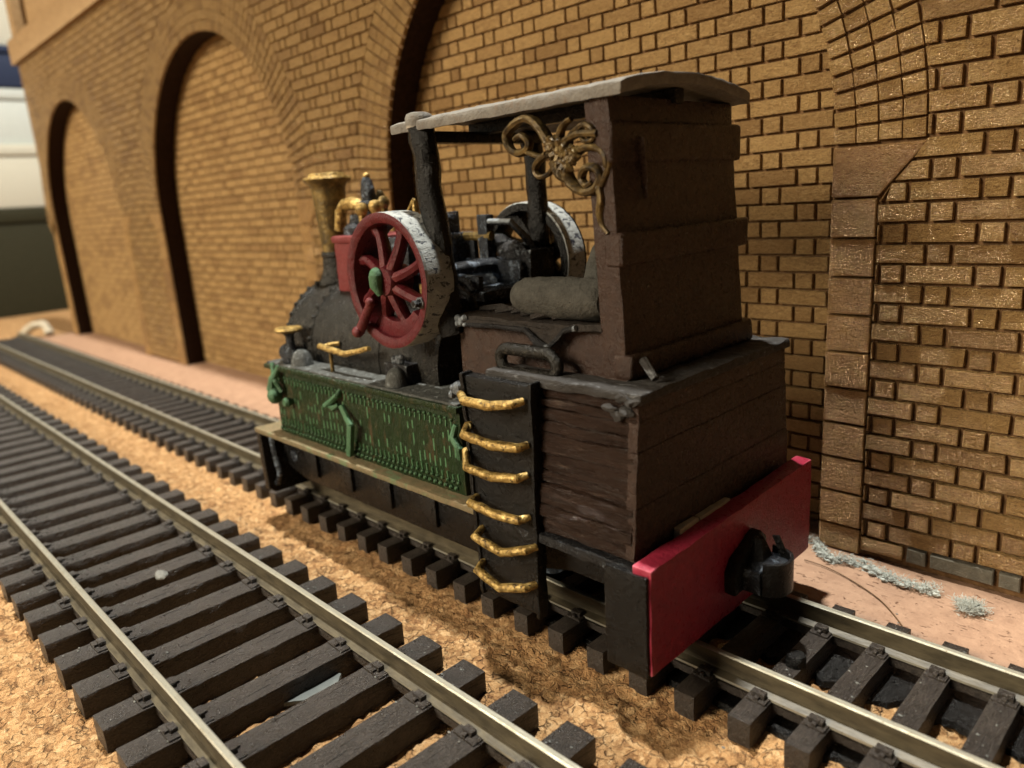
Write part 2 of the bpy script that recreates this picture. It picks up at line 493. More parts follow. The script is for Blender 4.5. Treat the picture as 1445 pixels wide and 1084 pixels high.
        for m_ in (mats if isinstance(mats, (list, tuple)) else [mats]):
            me.materials.append(m_)
        if smooth:
            me.polygons.foreach_set('use_smooth', [True] * len(me.polygons))
            me.set_sharp_from_angle(angle=math.radians(angle))
        o = bpy.data.objects.new(name, me)
        o.location = Vector(origin) * MM
        COL.objects.link(o)
        if parent is not None:
            adopt(o, parent)
        return o


def world_loc(o):
    p = Vector(o.location)
    return p if o.parent is None else p + o.matrix_parent_inverse.to_translation() + world_loc(o.parent)


def adopt(o, parent):
    o.parent = parent
    o.matrix_parent_inverse = Matrix.Translation(-world_loc(parent))


def tag(o, label=None, cat=None, group=None, kind=None):
    for k, v_ in (('label', label), ('category', cat), ('group', group), ('kind', kind)):
        if v_:
            o[k] = v_
    return o


def thing(name, loc, label, cat, group=None):
    o = bpy.data.objects.new(name, None)
    o.location = Vector(loc) * MM
    o.empty_display_size = 0.005
    COL.objects.link(o)
    return tag(o, label, cat, group)


def copy_part(src, parent, offset):
    c = src.copy()
    COL.objects.link(c)
    c.location = src.location + Vector(offset) * MM
    adopt(c, parent)
    return c


def lerp(a, b, t):
    return a + (b - a) * t


# ================================================================== THE SETTING
GZ = -4.6                      # top of the cork sheet
# cork ground: fine crumbly relief near, coarse far
def grid_ground(name, xs, ys, zfun, mat):
    vs = [(x * MM, y * MM, zfun(x, y) * MM) for y in ys for x in xs]
    nx = len(xs)
    fs = [(j * nx + i, j * nx + i + 1, (j + 1) * nx + i + 1, (j + 1) * nx + i) for j in range(len(ys) - 1) for i in range(nx - 1)]
    me = bpy.data.meshes.new(name)
    me.from_pydata(vs, [], fs)
    me.materials.append(mat)
    me.polygons.foreach_set('use_smooth', [True] * len(me.polygons))
    o = bpy.data.objects.new(name, me)
    COL.objects.link(o)
    return o


def frange(a, b, s):
    out, x = [], a
    while x < b - 1e-6:
        out.append(x)
        x += s
    return out + [b]


def cork_z(x, y):
    p = Vector((x, y, 0))
    h = noise.noise(p * 0.45) * 0.30 + noise.noise(p * 1.3 + Vector((3, 1, 5))) * 0.26
    if x > -80:
        h += noise.noise(p * 2.6 + Vector((9, 2, 1))) * 0.20
        c = noise.cell(p * 0.55 + noise.noise_vector(p * 0.6) * 0.9)
        h += (c - 0.5) * 0.22
    return GZ + h


xs = frange(-700, -260, 20) + frange(-258, -82, 2.0) + frange(-80, 40, 0.42) + frange(44, 160, 8)
ys = frange(-260, -62, 8) + frange(-60, 14, 0.42) + frange(16, 420, 12)
tag(grid_ground('ground', xs, ys, cork_z, M['cork']), 'crumbly tan cork sheet under both railway tracks', 'ground', kind='structure')


def strip_z(x, y):
    p = Vector((x, y, 0))
    e = max(0.0, 1 - (y - 11.6) / 1.0)
    return -3.35 + noise.noise(p * 0.16) * 0.16 + noise.noise(p * 0.7) * 0.06 - e * 1.2


sx = frange(-338, -62, 3) + frange(-60, 60, 0.8)
sy = frange(11.6, 13, 0.35) + frange(13.5, 46, 0.9)
tag(grid_ground('path', sx, sy, strip_z, M['strip']), 'smooth pinkish tan strip between the narrow track and the brick wall', 'path', kind='structure')

# ================================================================== BRICK WALL
YF = 25.3                      # brick faces of the front layer
YR = 31.5                      # brick faces in the blind arches
CENTRES = [-284.7, -165.0, -45.3, 74.4]
RAD, RING = 42.0, 51.4
SPRING = 44.6
WL, WR = -331.5, 62.0
ZB = -3.3
CORN0, CORN1, WTOP = 106.5, 115.3, 150.0
wall = thing('brick_wall', (-140, 32, ZB), 'tall golden brown brick wall with a row of blind round arches', 'wall')


def arch_outline():
    pts = [(WR, CORN0), (WL, CORN0), (WL, ZB)]
    for c in CENTRES[:3]:
        pts += [(c - RAD, ZB)]
        pts += [(c + RAD * math.cos(a), SPRING + RAD * math.sin(a)) for a in [math.pi * (1 - i / 40) for i in range(41)]]
        pts += [(c + RAD, ZB)]
    c = CENTRES[3]
    pts += [(c - RAD, ZB)]
    for i in range(41):
        a = math.pi * (1 - i / 40)
        x = c + RAD * math.cos(a)
        if x > WR:
            break
        pts.append((x, SPRING + RAD * math.sin(a)))
    pts.append((WR, SPRING + math.sqrt(RAD ** 2 - (WR - c) ** 2)))
    return pts


mb = MB()
mb.prism(arch_outline(), 'y', YF + 0.75, YR + 0.1)
fl_ = mb.build('front_layer', [M['char'], M['joint']], wall, smooth=False)
for p in fl_.data.polygons:
    p.material_index = 1 if abs(p.normal.y) > .9 else 0
mb = MB()
mb.box(WL, WR, YR + 0.70, YR + 3.4, ZB, WTOP - 4)
mb.build('back_layer', M['joint'], wall, smooth=False)
mb = MB()
mb.box(WL - 2.2, WR, YF - 1.6, YF + 3.0, CORN0, CORN1)
mb.box(WL - 1.2, WR, YF - 0.5, YF + 3.0, CORN1, CORN1 + 0.9)
mb.build('cornice', M['mdf_plain'], wall, bevel=0.25)
mb = MB()
mb.box(WL, WL + 5.5, YF, YF + 6.4, CORN1 + 0.9, WTOP)
mb.build('pilaster', M['mdf_plain'], wall, bevel=0.2)
for x0, x1 in ((-319, -205), (-199, -85), (-79, 35)):
    mb = MB()
    mb.box(x0, x1, YF + 3.4, YF + 6.4, CORN1 + 0.9, WTOP)
    mb.build('upper_panel', M['mdf_plain'], wall, bevel=0.2)
for x0 in (-205, -85, 35):
    mb = MB()
    mb.box(x0, x0 + 6, YF + 1.2, YF + 6.4, CORN1 + 0.9, WTOP)
    mb.build('pilaster', M['mdf_plain'], wall, bevel=0.2)

ROW = 2.16
PITCH_B, STR, HED = 9.15, 6.68, 2.47


def brick_geo(q, yf, depth, ins=0.11):
    """q: four (x,z) corners ll, lr, ur, ul; front at yf, back at yf+depth"""
    cx = sum(p[0] for p in q) / 4
    cz = sum(p[1] for p in q) / 4
    j = lambda s: random.uniform(-s, s)
    back = [(p[0] + j(.05), yf + depth, p[1] + j(.045)) for p in q]
    mid = [(b[0], yf + 0.07, b[2]) for b in back]
    fy = yf + j(.05)
    front = []
    for b in back:
        dx, dz = b[0] - cx, b[2] - cz
        front.append((b[0] - math.copysign(min(ins, abs(dx) * .5), dx), fy, b[2] - math.copysign(min(ins, abs(dz) * .5), dz)))
    vs = back + mid + front
    fs = [(8, 9, 10, 11)]
    for i in range(4):
        k = (i + 1) % 4
        fs.append((i, k, 4 + k, 4 + i))
        fs.append((4 + i, 4 + k, 8 + k, 8 + i))
    return vs, fs


def project(x, y, z):
    d = Vector((x, y, z)) - CAM
    w = d.dot(_f)
    if w < 5:
        return None
    return IMW / 2 + FPX * d.dot(_r) / w, IMH / 2 - FPX * d.dot(_u) / w, w


def in_view(q, y):
    c = project(sum(p[0] for p in q) / 4, y, sum(p[1] for p in q) / 4)
    if c is None or not (-15 < c[0] < IMW + 15 and -15 < c[1] < IMH + 15):
        return 0.0
    a = [project(p[0], y, p[1]) for p in q]
    s = 0
    for i in range(4):
        s += a[i][0] * a[(i + 1) % 4][1] - a[(i + 1) % 4][0] * a[i][1]
    return abs(s) / 2


def bound(z, c, side, r):
    """x of the ring / quoin edge next to arch c at height z; side -1 left of the arch, +1 right"""
    if z >= SPRING:
        d2 = r * r - (z - SPRING) ** 2
        return None if d2 <= 0 else c + side * math.sqrt(d2)
    if z > SPRING - 5.6:                         # impost block with its slanted end
        t = (SPRING - z) / 5.6
        return c + side * lerp(RAD + 9.8, RAD + 5.1, t)
    return c + side * (RAD + 4.95)


front_bricks, recess_bricks = [], []
JV, JH = 0.25, 0.17                              # half joints
k0 = int(math.floor((ZB - 34.0) / ROW))
k = k0
while 34.0 + ROW * k < CORN0:
    z0, z1 = 34.0 + ROW * k + JH, min(34.0 + ROW * (k + 1) - JH, CORN0)
    if z0 < -2.4:
        z0 = -2.4
    if z1 - z0 > 0.5:
        shift = 2.2 if k % 2 == 0 else 6.7
        # free intervals at the bottom and top of this course
        spans = []
        cur0 = cur1 = WL + (5.0 if z1 < SPRING else 0.15)
        for c in CENTRES:
            a0, a1 = bound(z0, c, -1, RING), bound(z1, c, -1, RING)
            b0, b1 = bound(z0, c, 1, RING), bound(z1, c, 1, RING)
            if a0 is None and a1 is None:
                continue
            if a1 is None:
                a1, b1 = c, c
            if a0 is None:
                a0, b0 = c, c
            spans.append((cur0, cur1, a0 - 0.12, a1 - 0.12))
            cur0, cur1 = b0 + 0.12, b1 + 0.12
        spans.append((cur0, cur1, WR, WR))
        for s0, s1, e0, e1 in spans:
            if min(e0 - s0, e1 - s1) < 0.3 and max(e0 - s0, e1 - s1) < 0.6:
                continue
            i = int(math.floor((min(s0, s1) - shift) / PITCH_B)) - 1
            x = shift + i * PITCH_B
            while x < max(e0, e1):
                for w in (HED, STR):
                    l, r = x + JV, x + w - JV
                    ll, ul = max(l, s0), max(l, s1)
                    lr, ur = min(r, e0), min(r, e1)
                    x += w
                    if lr - ll < 0.12 and ur - ul < 0.12:
                        continue
                    lr, ur = max(lr, ll + 0.02), max(ur, ul + 0.02)
                    front_bricks.append([(ll, z0), (lr, z0), (ur, z1), (ul, z1)])
    k += 1

k = int(math.floor((ZB - 40.65) / 2.14))
while 40.65 + 2.14 * k < SPRING + RAD + 1:
    z0, z1 = 40.65 + 2.14 * k + JH, 40.65 + 2.14 * (k + 1) - JH
    z0 = max(z0, ZB + 0.1)
    shift = -10.3 if k % 2 == 0 else -15.0
    if z1 - z0 > 0.4:
        for c in CENTRES:
            half = RAD + 0.3 if z0 < SPRING else math.sqrt(max(0.0, (RAD + 1.5) ** 2 - (z0 - SPRING) ** 2))
            if half < 1:
                continue
            i = int(math.floor((c - half - shift) / 9.1)) - 1
            x = shift + i * 9.1
            while x < min(c + half, WR):
                for w in (2.55, 6.55):
                    l, r = max(x + JV - .02, c - half), min(x + w - JV + .02, c + half, WR)
                    x += w
                    if r - l > 0.25:
                        recess_bricks.append([(l, z0), (r, z0), (r, z1), (l, z1)])
    k += 1

everyone = [(in_view(q, YF), q, YF) for q in front_bricks] + [(in_view(q, YR), q, YR) for q in recess_bricks]
# bricks the locomotive hides are not worth an object of their own
def hidden(q):
    c = project(sum(p[0] for p in q) / 4, YR, sum(p[1] for p in q) / 4)
    return c is not None and 875 < c[0] < 1030 and 130 < c[1] < 520 or c is not None and 640 < c[0] < 1110 and 470 < c[1]
everyone.sort(key=lambda t: -(t[0] if not (t[2] == YR and hidden(t[1])) else 0))
rest = {YF: MB(), YR: MB()}
for i, (a, q, y) in enumerate(everyone):
    vs_, fs_ = brick_geo(q, y, 0.80)
    cx = sum(p[0] for p in q) / 4
    cz = sum(p[1] for p in q) / 4
    if i < 300:
        b = MB()
        b.add(vs_, fs_)
        grey = y == YF and cz < -0.9 and cx > 7.5
        b.build('brick', M['grey_base'] if grey else M['mdf'] if y == YF else M['mdf_recess'], wall, smooth=False)
    else:
        rest[y].add(vs_, fs_)
for y in (YF, YR):
    tag(rest[y].build('brick_courses', M['mdf'] if y == YF else M['mdf_recess'], wall, smooth=False), kind='stuff')

# arch rings of small blocks, four to a voussoir; the largest in view are single blocks
ring = []
NV = 73
for c in CENTRES:
    for i in range(NV):
        a0, a1 = math.pi * i / NV, math.pi * (i + 1) / NV
        for jn in range(4):
            r0 = lerp(RAD, RING, jn / 4) + 0.09 + random.uniform(-.03, .03)
            r1 = lerp(RAD, RING, (jn + 1) / 4) - 0.09 + random.uniform(-.03, .03)
            g0, g1 = a0 + (0.21 + random.uniform(-.04, .04)) / r0, a1 - (0.21 + random.uniform(-.04, .04)) / r0
            q = [(c + r0 * math.cos(g0), SPRING + r0 * math.sin(g0)), (c + r1 * math.cos(g0 - .0008), SPRING + r1 * math.sin(g0 - .0008)),
                 (c + r1 * math.cos(g1 + .0008), SPRING + r1 * math.sin(g1 + .0008)), (c + r0 * math.cos(g1), SPRING + r0 * math.sin(g1))]
            if max(p[0] for p in q) > WR or max(p[1] for p in q) > CORN0:
                continue
            ring.append((in_view(q, YF), q))
ring.sort(key=lambda t: -t[0])
rr = MB()
for i, (a, q) in enumerate(ring):
    cx = sum(p[0] for p in q) / 4
    if sum(q[m_][0] * q[(m_ + 1) % 4][1] - q[(m_ + 1) % 4][0] * q[m_][1] for m_ in range(4)) < 0:
        q = q[::-1]
    vs_, fs_ = brick_geo(q, YF, 0.8, 0.12)
    if i < 160:
        b = MB()
        b.add(vs_, fs_)
        b.build('arch_block', M['mdf'], wall, smooth=False)
    else:
        rr.add(vs_, fs_)
tag(rr.build('arch_ring_blocks', M['mdf'], wall, smooth=False), kind='stuff')

# impost blocks and plain quoin blocks at both sides of every arch
for c in CENTRES:
    for s in (-1, 1):
        e = c + s * RAD
        if e > WR - 6:
            continue
        xi, xo_t, xo_b = e + s * 0.02, e + s * 9.6, e + s * 5.0
        q = [(xi, SPRING - 5.5), (xo_b, SPRING - 5.5), (xo_t, SPRING - 0.2), (xi, SPRING - 0.2)]
        b = MB()
        b.prism(q if s > 0 else [(p[0], p[1]) for p in q[::-1]], 'y', YF - 0.02, YF + 0.8)
        b.build('impost_block', M['mdf_stone'], wall, bevel=0.1, bseg=1, smooth=False)
        z = SPRING - 5.75
        while z > ZB + 0.6:
            zb = max(z - 4.12, ZB + 0.15)
            b = MB()
            b.box(min(xi, e + s * 4.85), max(xi, e + s * 4.85), YF - 0.02 + random.uniform(-.03, .03), YF + 0.8, zb, z)
            b.build('quoin_block', M['mdf_stone'], wall, bevel=0.1, bseg=1, smooth=False)
            z -= 4.32
z = SPRING
while z > ZB + 0.6:
    b = MB()
    b.box(WL, WL + 4.8, YF - 0.02, YF + 0.8, max(z - 4.12, ZB + .15), z)
    b.build('quoin_block', M['mdf_stone'], wall, bevel=0.1, bseg=1, smooth=False)
    z -= 4.32

# ================================================================== TRACKS
ST = -2.2                      # sleeper tops


def rail_profile(y, h=2.25, head=0.68, foot=2.0, web=0.5):
    t, b = 0.0, -h
    hw, fw, ww = head / 2, foot / 2, web / 2
    return [(y - hw + .12, t), (y - hw, t - .12), (y - hw, t - .55), (y - ww, t - .8), (y - ww, b + .55), (y - fw, b + .28), (y - fw, b + .05),
            (y + fw, b + .05), (y + fw, b + .28), (y + ww, b + .55), (y + ww, t - .8), (y + hw, t - .55), (y + hw, t - .12), (y + hw - .12, t)]


def make_track(name, label, cy, gauge, x0, x1, pitch, phase, half, wid, skew=0.0, end_taper=0.0):
    t = thing(name, ((x0 + x1) / 2, cy, GZ), label, 'track')
    yy = lambda x: cy + skew * x

    for s in (-1, 1):
        m_ = MB()
        xs_ = frange(x0, x1, 12.0)
        prof = rail_profile(s * (gauge / 2 + 0.45))
        vs_, fs_, mi_ = [], [], []
        n_ = len(prof)
        for x in xs_:
            wob = noise.noise(Vector((x * 0.03, s * 9.0, cy))) * 0.10
            for p in prof:
                vs_.append((x, yy(x) + p[0] + wob, p[1] + noise.noise(Vector((x * 0.02, 4, s))) * 0.04))
        for i in range(len(xs_) - 1):
            for j in range(n_):
                j2 = (j + 1) % n_
                m_.add([], [])
                fs_.append((i * n_ + j, i * n_ + j2, (i + 1) * n_ + j2, (i + 1) * n_ + j))
                mi_.append(1 if j in (1, 2, 3, 4, 8, 9, 10, 11) else 0)
        m_.v, m_.f, m_.mi = vs_, fs_, mi_
        m_.add([vs_[i] for i in range(n_)], [tuple(range(n_))])
        m_.add([vs_[-n_ + i] for i in range(n_)], [tuple(range(n_ - 1, -1, -1))])
        m_.build('rail', [M['rail'], M['rail_web']], t, angle=25)
    protos = []
    for var in range(5):
        rnd = random.Random(var * 13 + int(gauge))
        m_ = MB()
        m_.box(-wid / 2, wid / 2, -half, half, GZ - 0.05, ST)
        for s in (-1, 1):
            ry = s * (gauge / 2 + 0.45)
            for sd in (-1, 1):                   # rail clips either side of the foot
                yc = ry + sd * 1.18
                m_.box(-0.6, 0.6, yc - 0.34, yc + 0.34, ST - .1, ST + 0.66 + rnd.uniform(-.08, .1))
                m_.box(-0.2, 0.2, yc - 0.5 + sd * .25, yc + 0.5 + sd * .25, ST - .1, ST + 0.46)
                m_.box(-wid * .44, wid * .44, yc - 0.55 + sd * .25, yc + 0.55 + sd * .25, ST - .1, ST + 0.2)
            # webs under the rail to the next sleeper
            m_.box(wid / 2 - .1, pitch - wid / 2 + .1, ry - 0.95, ry - 0.45, ST - 1.0, ST - 0.25)
            m_.box(wid / 2 - .1, pitch - wid / 2 + .1, ry + 0.45, ry + 0.95, ST - 1.0, ST - 0.25)
        # raised lip and grain grooves along the top edge
        for g in range(3):
            gx = rnd.uniform(-wid * .42, wid * .42)
            ga = rnd.uniform(-half, half * .3)
            m_.box(gx - .05, gx + .05, ga, ga + rnd.uniform(2, 6), ST - .1, ST + 0.05)
        p = m_.build('sleeper', M['sleeper'], None, bevel=0.10, bseg=2, sub=1.6, rough=0.05, rscale=0.9)
        protos.append(p)
    used = set()
    i = 0
    x = phase
    while x > x0 + 1:
        x -= pitch
    x += pitch
    while x < x1 - 1:
        src = protos[random.randrange(5)]
        if src.name not in used:
            used.add(src.name)
            c = src
        else:
            c = src.copy()
            COL.objects.link(c)
        c.location = (x * MM, yy(x) * MM, random.uniform(-.04, .04) * MM)
        c.rotation_euler = (0, 0, random.uniform(-.012, .012))
        adopt(c, t)
        x += pitch
    for p in protos:
        if p.name not in used:
            bpy.data.objects.remove(p)
    return t


make_track('railway_track', 'narrow track under the locomotive with silvery rails on dark sleepers', 0.0, 12.0, -342, 60, 5.17, 5.8, 11.2, 2.05)
def dark_strip(t, ya, yb, ragged):  # ragged black strips added to darken the gaps between sleepers
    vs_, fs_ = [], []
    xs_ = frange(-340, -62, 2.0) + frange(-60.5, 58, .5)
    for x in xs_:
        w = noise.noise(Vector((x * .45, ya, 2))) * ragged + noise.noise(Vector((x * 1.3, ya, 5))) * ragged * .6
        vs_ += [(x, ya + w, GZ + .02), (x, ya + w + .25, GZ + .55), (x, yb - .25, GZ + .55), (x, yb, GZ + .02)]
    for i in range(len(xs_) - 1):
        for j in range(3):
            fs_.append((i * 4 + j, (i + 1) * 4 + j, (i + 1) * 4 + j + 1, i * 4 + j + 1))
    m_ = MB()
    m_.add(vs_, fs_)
    m_.build('dark_strip', M['black'], t)


narrow = [o for o in COL.objects if o.name.startswith('railway_track')][0]
dark_strip(narrow, 1.4, 8.2, 1.3)
dark_strip(narrow, -8.3, -5.6, .7)
make_track('railway_track', 'wider empty track across the cork from the locomotive', -34.6, 16.2, -345, 60, 6.72, -3.2 - 0.2, 14.0, 3.1, 0.0)

def smooth_path(ps, k=4):
    ps = [Vector(p) for p in ps]
    out = []
    for i in range(len(ps) - 1):
        p0, p1, p2, p3 = ps[max(i - 1, 0)], ps[i], ps[i + 1], ps[min(i + 2, len(ps) - 1)]
        for j in range(k):
            t = j / k
            out.append(.5 * ((2 * p1) + (p2 - p0) * t + (2 * p0 - 5 * p1 + 4 * p2 - p3) * t * t + (3 * p1 - p0 - 3 * p2 + p3) * t ** 3))
    return out + [ps[-1]]


# ================================================================== LOCOMOTIVE
loco = thing('steam_locomotive', (-36, 0, 0), 'small green and brown model steam locomotive with flywheels, brass chimney and open cab', 'locomotive')
V3 = Vector


def part(mb_, name, mat, parent=loco, **kw):
    return mb_.build(name, mat, parent, **kw)


# --- chassis
mb = MB()
mb.box(-70.5, -2.0, -7.6, 7.6, 5.0, 9.7)
mb.box(-66, -6, -4.6, 4.6, 1.6, 5.2)
part(mb, 'chassis', M['black'], bevel=0.2)
for s in (-1, 1):
    mb = MB()
    mb.prism([(-70.6, 9.6), (-70.6, 4.6), (-64, 3.2), (-22, 3.2), (-12, 5.6), (-1.8, 5.6), (-1.8, 9.6)], 'y', s * 10.6, s * 11.4)
    part(mb, 'frame_plate', M['black'], bevel=0.12)
    for x in (-61, -52, -43, -34):
        mb = MB()
        mb.box(x - 1.5, x + 1.5, s * 11.3, s * 11.9, 4.4, 8.0)
        part(mb, 'axle_box', M['black'], bevel=0.2)
for x in (-58, -40, -22):
    for s in (-1, 1):
        w = MB()
        w.lathe([(4.7, 0), (4.7, -s * .9), (4.2, -s * .9), (4.2, -s * 2.0), (3.6, -s * 2.0), (3.4, -s * 1.7), (1.2, -s * 1.7)], (x, s * 5.2, 4.2), 'y', 24)
        part(w, 'wheel', M['iron'], angle=30)
# front beam
mb = MB()
mb.prism([(-14.2, 10.0), (-14.0, 0.6), (-13.0, -0.2), (13.0, -0.2), (14.0, 0.6), (14.2, 10.0)], 'x', -72.6, -71.2)
part(mb, 'front_beam', M['black'], bevel=0.15, sub=2.5, rough=0.05)
mb = MB()
mb.tube([(-71.0, -12.6, 8.8), (-70.0, -12.9, 6.0), (-69.2, -12.9, 3.4), (-70.2, -12.8, 1.8), (-71.3, -12.6, 1.2)], 0.45, 8)
part(mb, 'beam_stay', M['iron'])
mb = MB()
mb.lathe([(0.9, 0), (0.9, 0.8), (0.2, 1.2)], (-66.8, -11.5, 6.2), 'y', 10)
part(mb, 'spring_hanger', M['iron'])

# --- footplate
mb = MB()
mb.box(-72.7, -20.0, -14.3, 14.3, 9.65, 10.35)
part(mb, 'footplate', M['green_dusty'], bevel=0.12, sub=1.6, rough=0.06, rscale=0.3)

# --- tank
mb = MB()
mb.box(-67.4, -25.8, -12.5, 12.5, 10.2, 20.0)
tank = part(mb, 'tank', M['green'], bevel=0.2, sub=1.4, rough=0.06)
mb = MB()
mb.box(-68.6, -25.4, -13.3, 13.3, 19.9, 20.6)
part(mb, 'deck_edge', M['green'], tank, bevel=0.15, sub=1.4, rough=0.06)
mb = MB()
mb.box(-68.2, -25.6, -12.9, 12.9, 20.5, 20.85)
part(mb, 'deck_plate', M['grey_top'], tank, bevel=0.1, sub=0.9, rough=0.10, rscale=0.9)
rv = MB()
x = -66.8
while x < -26.4:
    rv.ball((x, -12.62, 11.0 + random.uniform(-.06, .06)), 0.27, 6)
    rv.ball((x + .45, -12.62, 11.75 + random.uniform(-.06, .06)), 0.22, 6)
    rv.ball((x, -12.6, 18.9 + random.uniform(-.06, .06)), 0.20, 6)
    rv.tube([(x + .45, -12.5, 11.9), (x + .45, -12.58, 12.5 + random.uniform(0, .3))], 0.13, 5)
    rv.tube([(x, -12.5, 18.7), (x, -12.58, 18.1 - random.uniform(0, .3))], 0.11, 5)
    for z_ in (12.8, 14.5, 16.2):
        if random.random() < .5:
            rv.box(x + .1, x + .32, -12.53, -12.4, z_ + random.uniform(0, .5), z_ + random.uniform(.9, 1.6))
    x += 0.92
tag(part(rv, 'rivets', M['green'], tank), kind='stuff')

# tank side fittings
def pt(px, py, y):
    return on_y(px, py, y)


mb = MB()
a = pt(386, 545, -13.6)
mb.ball((a.x, a.y, a.z - 1.3), 1.25, 10, 0, (1.0, .9, 1.1))
mb.tube([a + V3((1.2, 0.6, 3.0)), a + V3((.2, 0, 1.2)), a + V3((-.3, -.2, -.6))], [.35, .55, .8], 8)
mb.tube([a + V3((-.6, 0.6, 3.2)), a + V3((.5, 0, 1.0)), a + V3((1.4, .4, -.8))], [.3, .4, .3], 8)
part(mb, 'tank_valve', M['green_light'], rough=0.14, sub=0.8)
mb = MB()
a = pt(408, 567, -13.0)
mb.lathe([(0.3, .7), (0.55, 0.2), (.75, -.4), (.5, -.8)], a, 'y', 10)
part(mb, 'tank_knob', M['green_light'])
mb = MB()
a, b = pt(476, 558, -13.0), pt(460, 573, -13.4)
mb.tube([a + V3((0, .5, .6)), a, b, b + V3((1.6, 0.2, -.1)), b + V3((2.3, .5, .3))], [.3, .42, .5, .45, .3], 8)
part(mb, 'tank_clip', M['green_light'], rough=.08, sub=.6)
mb = MB()
a, b, c = pt(479, 574, -13.0), pt(492, 602, -14.0), pt(490, 638, -13.6)
mb.hexa([a + V3((-.45, 0, 0)), a + V3((.45, 0, .3)), a + V3((.45, .4, .3)), a + V3((-.45, .4, 0)), b + V3((-.5, 0, 0)), b + V3((.5, 0, .3)), b + V3((.5, .5, .3)), b + V3((-.5, .5, 0))])
mb.hexa([c + V3((-.45, 0, -.6)), c + V3((.5, 0, -.6)), c + V3((.5, .6, -.6)), c + V3((-.45, .6, -.6)), b + V3((-.5, 0, .1)), b + V3((.5, 0, .1)), b + V3((.5, .6, .1)), b + V3((-.5, .6, .1))])
part(mb, 'tank_bracket', M['green_light'], bevel=.1)
mb = MB()
a, b = pt(644, 600, -13.2), pt(648, 648, -13.2)
mb.tube([a, lerp(a, b, .35) + V3((-.5, -.2, 0)), lerp(a, b, .65) + V3((.4, -.2, 0)), b], [.3, .5, .45, .3], 8)
part(mb, 'tank_bracket', M['green_light'], rough=.1, sub=.5)

# deck fittings
for (px, py), r in (((425, 500), 1.45), ((558, 521), 1.35)):
    mb = MB()
    c = pt(px, py, -11.2)
    mb.lathe([(r * 1.1, 20.6 - c.z), (r * 1.08, 20.95 - c.z), (r, 21.3 - c.z), (r * .93, 21.9 - c.z), (r * .7, 22.6 - c.z), (r * .35, 22.95 - c.z), (0.05, 23.0 - c.z)], c, 'z', 18)
    part(mb, 'filler_dome', M['grey_top'], rough=.04)
mb = MB()
c = pt(407, 465, -10.8)
mb.lathe([(1.3, 20.6 - c.z), (1.5, 21.6 - c.z), (1.1, 22.6 - c.z), (.65, 23.3 - c.z), (.6, 24.6 - c.z), (1.0, 25.1 - c.z)], c, 'z', 16)
mb.ball((c.x - 1.4, c.y + .4, 22.0), 1.5, 12, 0, (1, 1, .95))
lub = part(mb, 'lubricator', M['iron'], rough=.08, sub=.7)
mb = MB()
mb.lathe([(0.6, -.55), (1.7, -.3), (1.95, 0), (1.8, .28), (.6, .38), (0.05, .4)], c, 'z', 20)
part(mb, 'brass_cap', M['gold'], lub, rough=.05)
mb = MB()
a, b, c2, d = pt(479, 485, -9.0), pt(452, 489, -10.9), pt(486, 500, -11.3), pt(521, 492, -10.9)
mb.tube([a, lerp(a, b, .6), b, lerp(b, c2, .3), c2, d], [.32, .36, .42, .42, .42, .32], 9)
part(mb, 'brass_handrail', M['gold'], rough=.06, sub=.7)
mb = MB()
c = pt(466, 494, -11.1)
mb.tube([c, (c.x, c.y, 20.6)], .26, 8)
part(mb, 'handrail_post', M['brass_old'])
mb = MB()
for i in range(7):
    c = pt(555 + i * 2, 505 + (i % 3) * 3, -9.8)
    mb.ball(c, .35 + .1 * (i % 3), 7)
mb.box(-41.5, -37.2, -10.6, -8.6, 20.7, 23.2)
part(mb, 'drain_cock', M['black_worn'], rough=.15, sub=.6)

# --- boiler and smokebox
mb = MB()
mb.lathe([(0.2, -69.6), (8.2, -69.6), (8.9, -69.2), (9.15, -68.6), (9.15, -67.9), (8.95, -67.7), (8.95, -62.6), (9.12, -62.5), (9.12, -61.6), (8.95, -61.5), (8.95, -46.0), (9.1, -45.9), (9.1, -45.1), (8.95, -45), (8.95, -33.4), (0.2, -33.4)], (0, 0, 22.4), 'x', 56)
boiler = part(mb, 'boiler', M['boiler'], sub=1.6, rough=.05)
rv = MB()
for xx in (-68.3, -62.05):
    for i in range(36):
        a = 2 * math.pi * i / 36
        rv.ball((xx, 9.15 * math.cos(a), 22.4 + 9.15 * math.sin(a)), .36, 6)
tag(part(rv, 'rivets', M['boiler'], boiler), kind='stuff')
CX = -68.3
mb = MB()
mb.lathe([(3.6, 28.6), (3.3, 30.6), (2.8, 31.5), (2.35, 32.3), (2.15, 33.0), (2.05, 34.6), (2.2, 34.8), (2.2, 35.3), (2.05, 35.5)], (CX + 1.2, 0, 0), 'z', 32, cap=False)
part(mb, 'chimney_base', M['boiler'], rough=.08, sub=.9)
mb = MB()
mb.lathe([(1.85, 32.5), (1.95, 36.0), (2.2, 40.5), (2.5, 44.6), (2.75, 45.2), (3.35, 45.6), (3.5, 45.85), (3.35, 46.0), (2.4, 46.05), (2.1, 45.0), (2.0, 41.0)], (CX + 1.2, 0, 0), 'z', 36, cap=False)
chim = part(mb, 'chimney', M['brass_old'], rough=.06, sub=.9)
mb = MB()
mb.lathe([(3.2, 45.7), (3.55, 45.95), (3.4, 46.2), (2.8, 46.3), (2.55, 46.75), (2.2, 46.8), (2.05, 46.2), (2.1, 45.6)], (CX + 1.2, 0, 0), 'z', 36, cap=False)
part(mb, 'rim', M['gold'], chim, rough=.10, rscale=1.2)
